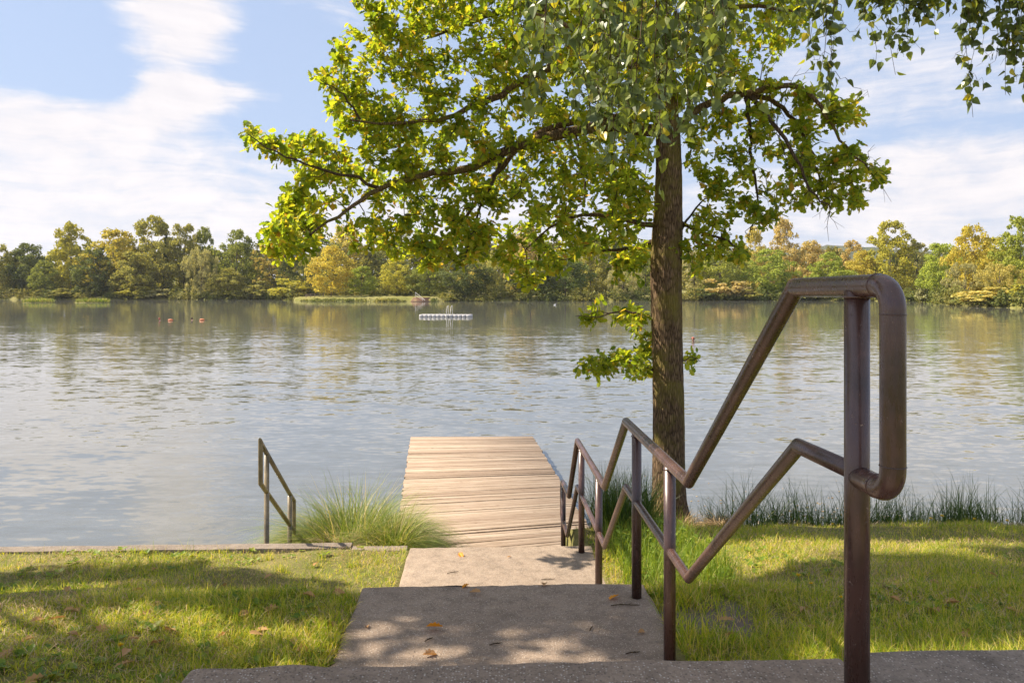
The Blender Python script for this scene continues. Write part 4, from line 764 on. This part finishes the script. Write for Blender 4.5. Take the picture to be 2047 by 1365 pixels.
def proto(kind, n, leaf):
    r = empty({'conifer': 'spruce_tree', 'willow': 'willow_tree', 'bush': 'bush'}.get(kind, 'far_tree')); b = MB(); cl = crown_mesh(b, kind, n, leaf); cr = b.build('crown', M['far_leaf'], r)
    b = MB(); tr = .009 if kind != 'bush' else .010; b.tube([(0, 0, -.08), (.004, 0, .2), (-.006, .004, .5), (.0, .0, .82 if kind != 'bush' else .5)], [tr*1.5, tr*1.1, tr*.8, tr*.2], 7)
    for i in rng.choice(len(cl), 9, replace=False):
        s = rng.uniform(.14, .5) if kind != 'bush' else .05; e = cl[i, :3]; b.tube([(0, 0, s), (e[0]*.5, e[1]*.5, s+(e[2]-s)*.6), tuple(e)], [tr*.5, tr*.35, tr*.1], 5)
    b.build('trunk', M['far_bark'], r, True); return r
PRO = {}
for kd, nvar, n, lf in (('broad', 4, 9500, .028), ('tall', 4, 9500, .026), ('open', 3, 6000, .024), ('willow', 2, 8500, .026), ('bush', 2, 3600, .055), ('conifer', 1, 2500, .04)):
    PRO[kd] = [proto(kd, n, lf) for _ in range(nvar)]
used = set()
GRN, DKG, OLV, YLG, GLD, TAN, SLV, BRG, PAL = (.135, .15, .042), (.085, .10, .038), (.19, .18, .055), (.245, .23, .045), (.29, .245, .05), (.29, .235, .11), (.24, .225, .12), (.19, .22, .045), (.32, .28, .10)
def far(kind, px, ytop, wpx, back, colr, label, cat='tree', grp='trees on the far shore', var=None):
    Y = float(shoreY(px))+back; zb_ = float(np.interp(back, offs, zz_)); key = (kind, var if var is not None else rng.integers(len(PRO[kind]))); src = PRO[kind][key[1]]
    if key not in used: o = src; used.add(key)
    else: o = copy_tree(src)
    H = E-(ytop-HY)*Y/F-zb_; W = wpx*Y/F*1.08; o.location = ((px-CX)*Y/F, Y, zb_-.1); o.scale = (W, W, H); o.rotation_euler = (0, 0, rng.uniform(0, 6.28))
    for ch in o.children:
        if ch.name.startswith('crown'): k = rng.uniform(.9, 1.1); ch.color = (*[c*k for c in colr], 1)
    return tag(o, label, cat, grp)
far('broad', 2, 488, 70, 9, OLV, 'olive tree cut by the left edge of the far shore')
far('broad', 58, 486, 95, 14, DKG, 'dark spiky topped tree near the left end of the far shore')
far('broad', 90, 520, 60, 6, GRN, 'low green tree right of the dark spiky one, far left')
far('tall', 142, 446, 92, 12, YLG, 'tall yellow green tree first to rise high on the far left')
far('broad', 186, 496, 84, 5, DKG, 'dark green waterside tree before the golden ones, left')
far('broad', 226, 455, 112, 12, (.27, .23, .05), 'golden tree left of the tallest olive tree')
far('tall', 304, 434, 120, 16, OLV, 'tallest olive tree on the left part of the far shore')
far('conifer', 333, 447, 34, 19, (.02, .04, .02), 'dark pointed spruce amid the tall olive trees', cat='spruce')
far('tall', 368, 450, 84, 14, OLV, 'olive tree right of the spruce on the far shore')
far('tall', 408, 456, 62, 18, GRN, 'narrow green tree behind the silvery willow')
far('broad', 270, 500, 84, 5, OLV, 'mid height olive tree at the water under the tallest one')
far('willow', 402, 495, 78, 4, SLV, 'rounded silvery willow at the water, left part of the shore', cat='willow')
far('broad', 472, 458, 96, 14, GRN, 'dome shaped green tree right of the silvery willow')
far('broad', 455, 535, 70, 3, OLV, 'low olive tree at the water right of the silvery willow')
far('open', 538, 485, 74, 8, (.27, .22, .07), 'thin brownish tree with a dark trunk right of the green dome')
far('tall', 590, 470, 70, 26, DKG, 'dark tree behind the hanging tip of the oak branch')
far('bush', 580, 545, 80, 6, YLG, 'yellow green bush at the left end of the far lawn', 'bush')
far('open', 622, 500, 60, 22, OLV, 'slender olive tree by the small wooden railing')
far('broad', 662, 490, 88, 14, (.32, .27, .06), 'olive golden tree with pale trunk on the far lawn')
far('tall', 690, 450, 110, 60, PAL, 'tall pale yellow tree behind the far lawn')
far('broad', 722, 530, 62, 22, BRG, 'round light green tree right of the red roof')
far('broad', 792, 512, 68, 22, YLG, 'young yellow green tree on thin trunks in the far lawn')
far('tall', 765, 470, 80, 70, GRN, 'grey green tree behind the young lawn trees')
far('broad', 858, 520, 84, 20, GRN, 'mid green lawn tree just right of the lake steps')
far('broad', 830, 490, 80, 60, DKG, 'dark tree behind the lake steps')
far('broad', 935, 505, 100, 6, DKG, 'dark tree at the water right of the far lawn')
far('willow', 990, 500, 76, 9, (.24, .235, .09), 'weeping willow behind the swimming raft', cat='willow')
far('tall', 960, 470, 90, 45, PAL, 'pale tall tree behind the weeping willow')
far('broad', 1050, 447, 92, 30, TAN, 'tall tan tree seen through the oak leaves')
far('broad', 1060, 520, 90, 6, DKG, 'dark waterside tree right of the weeping willow')
far('broad', 1130, 500, 100, 10, (.105, .13, .045), 'dark green tree behind the low oak twigs')
far('tall', 1180, 470, 90, 35, OLV, 'olive tree hidden behind the oak crown')
far('willow', 1245, 530, 90, 5, SLV, 'grey green willow just left of the oak trunk', cat='willow')
far('broad', 1290, 490, 90, 25, GRN, 'green tree right behind the oak trunk')
far('open', 1388, 500, 80, 12, SLV, 'grey thin tree just right of the oak trunk')
far('broad', 1440, 488, 92, 10, (.20, .215, .05), 'light green tree right of the oak trunk')
far('bush', 1450, 545, 84, 3, TAN, 'tan bush at the water right of the oak trunk', 'bush')
far('tall', 1508, 455, 66, 30, PAL, 'pale thin topped tree behind the light green one')
far('tall', 1568, 437, 76, 26, TAN, 'tall tan tree between the oak and the near handrail')
far('broad', 1535, 495, 100, 8, (.18, .21, .045), 'bright green waterside tree left of the handrail top')
far('broad', 1620, 480, 80, 34, TAN, 'tan tree below the hill, left of the bright round one')
far('broad', 1655, 503, 84, 10, BRG, 'bright green round tree right above the handrail top')
far('open', 1700, 478, 76, 30, (.29, .23, .11), 'brown thin tree before the hill')
far('broad', 1722, 500, 66, 14, GLD, 'small golden tree left of the big yellow one')
far('tall', 1780, 444, 108, 16, YLG, 'big yellow green tree standing highest before the hill')
far('open', 1832, 484, 74, 18, SLV, 'grey thin tree right of the big yellow one')
far('broad', 1884, 482, 86, 12, BRG, 'bright green tree right of the handrail loop')
far('broad', 1945, 446, 90, 26, GLD, 'golden tall tree near the right end of the far shore')
far('willow', 1930, 525, 82, 14, SLV, 'grey green willow under the golden tall tree', cat='willow')
far('broad', 1990, 470, 84, 40, YLG, 'yellow tree near the right end behind the willow bush')
far('tall', 2040, 434, 100, 28, (.19, .21, .04), 'tall green tree cut by the right edge')
far('willow', 1998, 525, 96, 14, (.3, .26, .09), 'olive willow bush on the right headland', cat='willow')
far('bush', 1860, 560, 44, 2, (.2, .2, .12), 'small grey bush at the water right of the handrail loop', 'bush')
for px, yt, wp_, bk, c, lb_ in ((130, 575, 50, 2, OLV, 'low olive bush at the water, far left'), (270, 562, 60, 2, YLG, 'light bush at the water under the golden tree'), (320, 572, 50, 2, SLV, 'grey green bush at the water left of the silvery willow'), (475, 575, 50, 2, YLG, 'yellow green bush at the water under the green dome'), (520, 560, 60, 3, OLV, 'olive bush at the water left of the far lawn'), (1980, 572, 110, 4, PAL, 'pale bush spreading over the right headland'), (2040, 566, 80, 6, YLG, 'yellow green bush at the right edge on the headland'), (1500, 572, 50, 1, OLV, 'olive bush at the water beneath the bright waterside tree'), (1400, 570, 60, 2, DKG, 'dark bush at the water beside the oak trunk'), (1620, 570, 70, 2, OLV, 'olive bush at the water behind the sloping rail')):
    far('bush', px, yt, wp_, bk, c, lb_, 'bush', 'bushes on the far shore')
for k, v in PRO.items():
    for i, o in enumerate(v):
        if (k, i) not in used:
            for ch in list(o.children): bpy.data.objects.remove(ch)
            bpy.data.objects.remove(o)
# the wood behind, one mass
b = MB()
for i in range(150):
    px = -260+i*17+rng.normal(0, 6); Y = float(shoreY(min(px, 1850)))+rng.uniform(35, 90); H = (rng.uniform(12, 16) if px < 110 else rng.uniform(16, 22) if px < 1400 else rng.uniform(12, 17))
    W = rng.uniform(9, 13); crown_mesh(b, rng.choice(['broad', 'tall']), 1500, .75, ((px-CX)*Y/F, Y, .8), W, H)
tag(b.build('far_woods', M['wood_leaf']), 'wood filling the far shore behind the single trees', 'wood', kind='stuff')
b = MB()
for i in range(420):
    px = rng.uniform(-250, 2300)
    if 600 < px < 880: bk = rng.uniform(24, 40); H = rng.uniform(2, 4)
    else: bk = rng.choice([rng.uniform(-.4, 1.2), rng.uniform(1, 9)]); H = rng.uniform(1.5, 4.2)
    Y = float(shoreY(px))+bk; crown_mesh(b, 'bush', 260, .42, ((px-CX)*Y/F, Y, float(np.interp(bk, offs, zz_))-.2), rng.uniform(3, 6.5), H)
for i in range(60):
    px = rng.uniform(600, 870) 
    if 818 < px < 862: continue
    Y = float(shoreY(px))+rng.uniform(-.2, 1.2); crown_mesh(b, 'bush', 50, .4, ((px-CX)*Y/F, Y, -.1), rng.uniform(2, 4), rng.uniform(.6, 1.2))
tag(b.build('shore_undergrowth', M['wood_leaf']), 'low scrub along the waterline of the far shore', 'undergrowth', kind='stuff')

# lake steps, railing, house, sand on the far shore
def at(px, py, Y): return Vector(P(px, py, Y))
fs = empty('lake_steps', (float(P(841, 600, 195)[0]), 195, 0)); tag(fs, 'brown steps with a rail leading from the far lawn into the lake', 'steps')
for i in range(5):
    b = MB(); b.box((0, i*.55, .12+i*.22), (5.2-.2*i, .6, .2)); b.build('step', M['rust_wood'], fs)
b = MB(); b.tube([(-1.6, 1.6, 2.4), (.5, .2, .9), (1.2, -.4, .3)], .06, 6); b.tube([(-1.6, 1.6, 2.4), (-1.6, 1.6, .6)], .06, 6); b.tube([(.5, .2, .9), (.5, .2, .1)], .06, 6); b.tube([(-1.6, 1.6, 1.7), (.5, .2, .5)], .045, 6); b.build('rail', M['steel'], fs)
fr = empty('wooden_railing', (float(P(626, 590, 205)[0]), 206, .8)); tag(fr, 'small wooden railing at the left end of the far lawn', 'railing')
for x in (-2.2, -1, .2, 1.4, 2.6):
    b = MB(); b.box((x, 0, .5+.06*x), (.14, .14, 1.3)); b.build('post', M['old_wood'], fr)
for z in (.55, 1.05):
    b = MB(); b.box((.2, -.1, z), (5.2, .06, .14)); o = b.build('rail', M['old_wood'], fr); o.rotation_euler = (0, -.06, 0)
hs = empty('house', (float(P(702, 560, 262)[0]), 262, 1.3)); tag(hs, 'house with a red tiled roof half hidden behind the far lawn trees', 'house')
b = MB(); b.box((0, 0, 2.), (9, 7, 4.)); b.build('wall', M['wall'], hs)
b = MB(); b.faces([(-5, -4, 3.9), (5, -4, 3.9), (5, 4, 3.9), (-5, 4, 3.9), (-5, 0, 7.6), (5, 0, 7.6)], [(0, 1, 5, 4), (2, 3, 4, 5), (1, 2, 5), (3, 0, 4), (3, 2, 1, 0)]); b.build('roof', M['roof'], hs)
for x in (-2.4, 2.4):
    b = MB(); b.box((x, -3.52, 2.1), (1.3, .08, 1.4)); b.build('window', M['glass'], hs)
b = MB(); n = 24; V = [(0, 0, 1.3)]+[(math.cos(a)*r*(1+.2*math.sin(a*3)), math.sin(a)*r*.6, z) for r, z in ((1.2, 1.1), (2.4, .5), (3.2, -.2)) for a in np.linspace(0, 2*math.pi, n, False)]
b.faces(V, [(0, 1+i, 1+(i+1) % n) for i in range(n)]+[(1+j*n+i, 1+(j+1)*n+i, 1+(j+1)*n+(i+1) % n, 1+j*n+(i+1) % n) for j in range(2) for i in range(n)]); o = b.build('sand_mound', M['sand'], smooth=True); o.location = P(1992, 602, 141.5); o.location.z = .35; tag(o, 'pale bare sand mound on the right headland by the water', 'sand')
for px, w_, lb_ in ((77, 64, 'left one of two low grassy islets before the left shore'), (185, 72, 'right one of two low grassy islets before the left shore')):
    Y = 183.; c = np.array([(px-CX)*Y/F, Y, 0.]); r = empty('grass_islet', c); tag(r, lb_, 'islet', 'grassy islets')
    b = MB(); n = 28; hw = w_*Y/F/2; V = [(0, 0, .4)]+[(math.cos(a)*k*hw, math.sin(a)*k*1.6, z) for k, z in ((.6, .35), (.95, .12), (1.02, -.3)) for a in np.linspace(0, 2*math.pi, n, False)]
    b.faces(V, [(0, 1+i, 1+(i+1) % n) for i in range(n)]+[(1+j*n+i, 1+(j+1)*n+i, 1+(j+1)*n+(i+1) % n, 1+j*n+(i+1) % n) for j in range(2) for i in range(n)]); b.build('mound', M['far_ground'], r, True)
    b = MB(); n = 900; a = rng.uniform(0, 6.28, n); k = np.sqrt(rng.uniform(0, 1, n)); blades(b, np.c_[np.cos(a)*k*hw*.98, np.sin(a)*k*1.5, .1+.25*(1-k)], rng.uniform(.5, 1.15, n), rng.uniform(.06, .14, n), np.abs(rng.normal(.3, .25, n)), k=2); b.build('tall_grass', M['sedge'], r)

# ------------------------------------------------------------------ raft, swimmers, buoys, bird
rY = E*F/(634-HY); rf = empty('swimming_raft', (float(P(889, 600, rY)[0]), rY, 0), -.12); tag(rf, 'pale grey modular swimming raft floating in mid lake', 'raft')
W = 104*rY/F; nb = 12; bw = W/nb; b = MB()
for i in range(nb):
    for j in range(4):
        x = (i-(nb-1)/2)*bw; y = j*bw; k = .44*bw; c_ = .10*bw; ring = [(-k+c_, -k), (k-c_, -k), (k, -k+c_), (k, k-c_), (k-c_, k), (-k+c_, k), (-k, k-c_), (-k, -k+c_)]
        V = [(x+a*s, y+d*s, z) for z, s in ((-.2, .9), (.0, 1.), (.26, 1.), (.31, .86)) for a, d in ring]
        b.faces(V, [tuple(range(24, 32))]+[(m*8+q_, m*8+(q_+1) % 8, (m+1)*8+(q_+1) % 8, (m+1)*8+q_) for m in range(3) for q_ in range(8)])
b.build('float_blocks', M['raft'], rf)
b = MB(); b.box((0, 1.5*bw, .05), (W*.97, 3.7*bw, .42)); b.build('core', M['raft_dark'], rf)
b = MB()
for x in (.25, .72): b.tube([(x, 1.2, .38), (x, 1.2, 1.3), (x+.03, .9, 1.42), (x+.03, .2, 1.3), (x+.03, -.28, .35), (x+.03, -.3, -.4)], .03, 6)
for z in (-.1, .2): b.tube([(.25, -.28, z), (.75, -.28, z)], .025, 6)
b.build('ladder', M['steel'], rf, True)
import bmesh
def swimmer(px, py, Y, heading, hairmat, label, fore=True):
    r = empty('person', (float(P(px, py, Y)[0]), Y, 0), heading); tag(r, label, 'person')
    J = [(0, 0, -.42), (0, .22, -.28), (0, .45, -.12), (0, .56, .0), (0, .60, .075), (0, .66, .16), (0, .66, .25), (-.17, .45, -.08), (-.33, .62, -.12), (-.36, .88, -.06), (.17, .45, -.08), (.33, .62, -.12), (.36, .88, -.06), (-.10, -.12, -.46), (-.14, -.52, -.5), (-.15, -.92, -.5), (.10, -.12, -.46), (.14, -.50, -.5), (.15, -.9, -.48), (0, .745, .155)]
    Ed = [(0, 1), (1, 2), (2, 3), (3, 4), (4, 5), (5, 6), (2, 7), (7, 8), (8, 9), (2, 10), (10, 11), (11, 12), (0, 13), (13, 14), (14, 15), (0, 16), (16, 17), (17, 18), (5, 19)]
    Rd = [.14, .13, .15, .06, .062, .105, .075, .07, .047, .032, .07, .047, .032, .09, .065, .04, .09, .065, .04, .025]
    me = bpy.data.meshes.new('body'); me.from_pydata(J, Ed, []); me.materials.append(M['skin']); o = bpy.data.objects.new('body', me); COL.objects.link(o); o.parent = r
    sk = o.modifiers.new('skin', 'SKIN'); o.modifiers.new('sub', 'SUBSURF').levels = 1; o.modifiers['sub'].render_levels = 2
    lay = me.skin_vertices[0] if len(me.skin_vertices) else None
    if lay is None:
        bpy.context.view_layer.objects.active = o; bpy.ops.object.mode_set(mode='OBJECT'); bpy.ops.mesh.customdata_skin_add(); lay = me.skin_vertices[0]
    for i, k in enumerate(Rd): lay.data[i].radius = (k, k)
    lay.data[0].use_root = True
    bm = bmesh.new(); bmesh.ops.create_uvsphere(bm, u_segments=18, v_segments=12, radius=.118)
    for v in bm.verts:
        v.co.z *= 1.12
        if v.co.z < -.02: v.co.x *= .85; v.co.y = v.co.y*.8-.025
    bm.faces.ensure_lookup_table(); bmesh.ops.delete(bm, geom=[v for v in bm.verts if v.co.y > .05 and v.co.z < .05 or v.co.z < -.11], context='VERTS')
    m2 = bpy.data.meshes.new('hair'); bm.to_mesh(m2); bm.free(); m2.materials.append(hairmat)
    for p_ in m2.polygons: p_.use_smooth = True
    h = bpy.data.objects.new('hair', m2); COL.objects.link(h); h.parent = r; h.location = (0, .645, .195); return r
def buoy(px, py, Y, label):
    r = empty('swim_buoy', (float(P(px, py, Y)[0]), Y, .07)); tag(r, label, 'buoy', 'orange swim buoys'); bm = bmesh.new(); bmesh.ops.create_uvsphere(bm, u_segments=20, v_segments=12, radius=1)
    for v in bm.verts: k = 1-.25*max(0, v.co.x); v.co = Vector((v.co.x*.30, v.co.y*.14*k, v.co.z*.10*k))
    m2 = bpy.data.meshes.new('float_bag'); bm.to_mesh(m2); bm.free(); m2.materials.append(M['orange'])
    for p_ in m2.polygons: p_.use_smooth = True
    o = bpy.data.objects.new('float_bag', m2); COL.objects.link(o); o.parent = r
    b = MB(); b.tube([(.33, 0, .03), (.5, .03, -.06), (.8, .05, -.09)], .015, 6); b.build('strap', M['strap'], r, True); return r
sY = E*F/(641-HY)
swimmer(329, 639, sY, 1.4, M['red_cap'], 'swimmer with reddish head left of the left orange buoy'); buoy(341, 637, sY+.2, 'left one of two orange swim buoys on the lake')
swimmer(392, 638, sY+.8, 1.2, M['hair'], 'dark haired swimmer beside the right orange buoy'); buoy(404, 636, sY+.9, 'right one of two orange swim buoys on the lake')
swimmer(1391, 680, E*F/(682-HY), 2.6, M['red_cap'], 'lone swimmer with reddish head right of the oak trunk')
bY = E*F/(610-HY); bd = empty('water_bird', (float(P(1109, 600, bY)[0]), bY, 0)); bd.scale = (.55, .55, .55); tag(bd, 'small white bird floating near the far shore left of the oak trunk', 'bird')
b = MB(); b.tube([(-.45, 0, .22), (-.3, 0, .16), (0, 0, .14), (.3, 0, .14), (.42, 0, .3), (.38, 0, .55), (.48, 0, .68), (.56, 0, .66)], [.02, .14, .22, .16, .07, .05, .07, .03], 10, True); b.build('body', M['white'], bd, True)
b = MB(); b.tube([(.55, 0, .66), (.68, 0, .63)], [.03, .008], 6, True); b.build('beak', M['orange'], bd, True)

# ------------------------------------------------------------------ air over the lake
m, t = mat('air'); v = t.n('ShaderNodeVolumePrincipled', {'Color': (.86, .90, 1., 1), 'Density': .00010, 'Anisotropy': .2}); t.nt.links.new(v.outputs[0], t.out.inputs['Volume'])
b = MB(); b.box((0, 860, 55), (4800, 3800, 130)); tag(b.build('haze', m), 'thin bluish haze over the lake and hills', 'haze', kind='stuff')
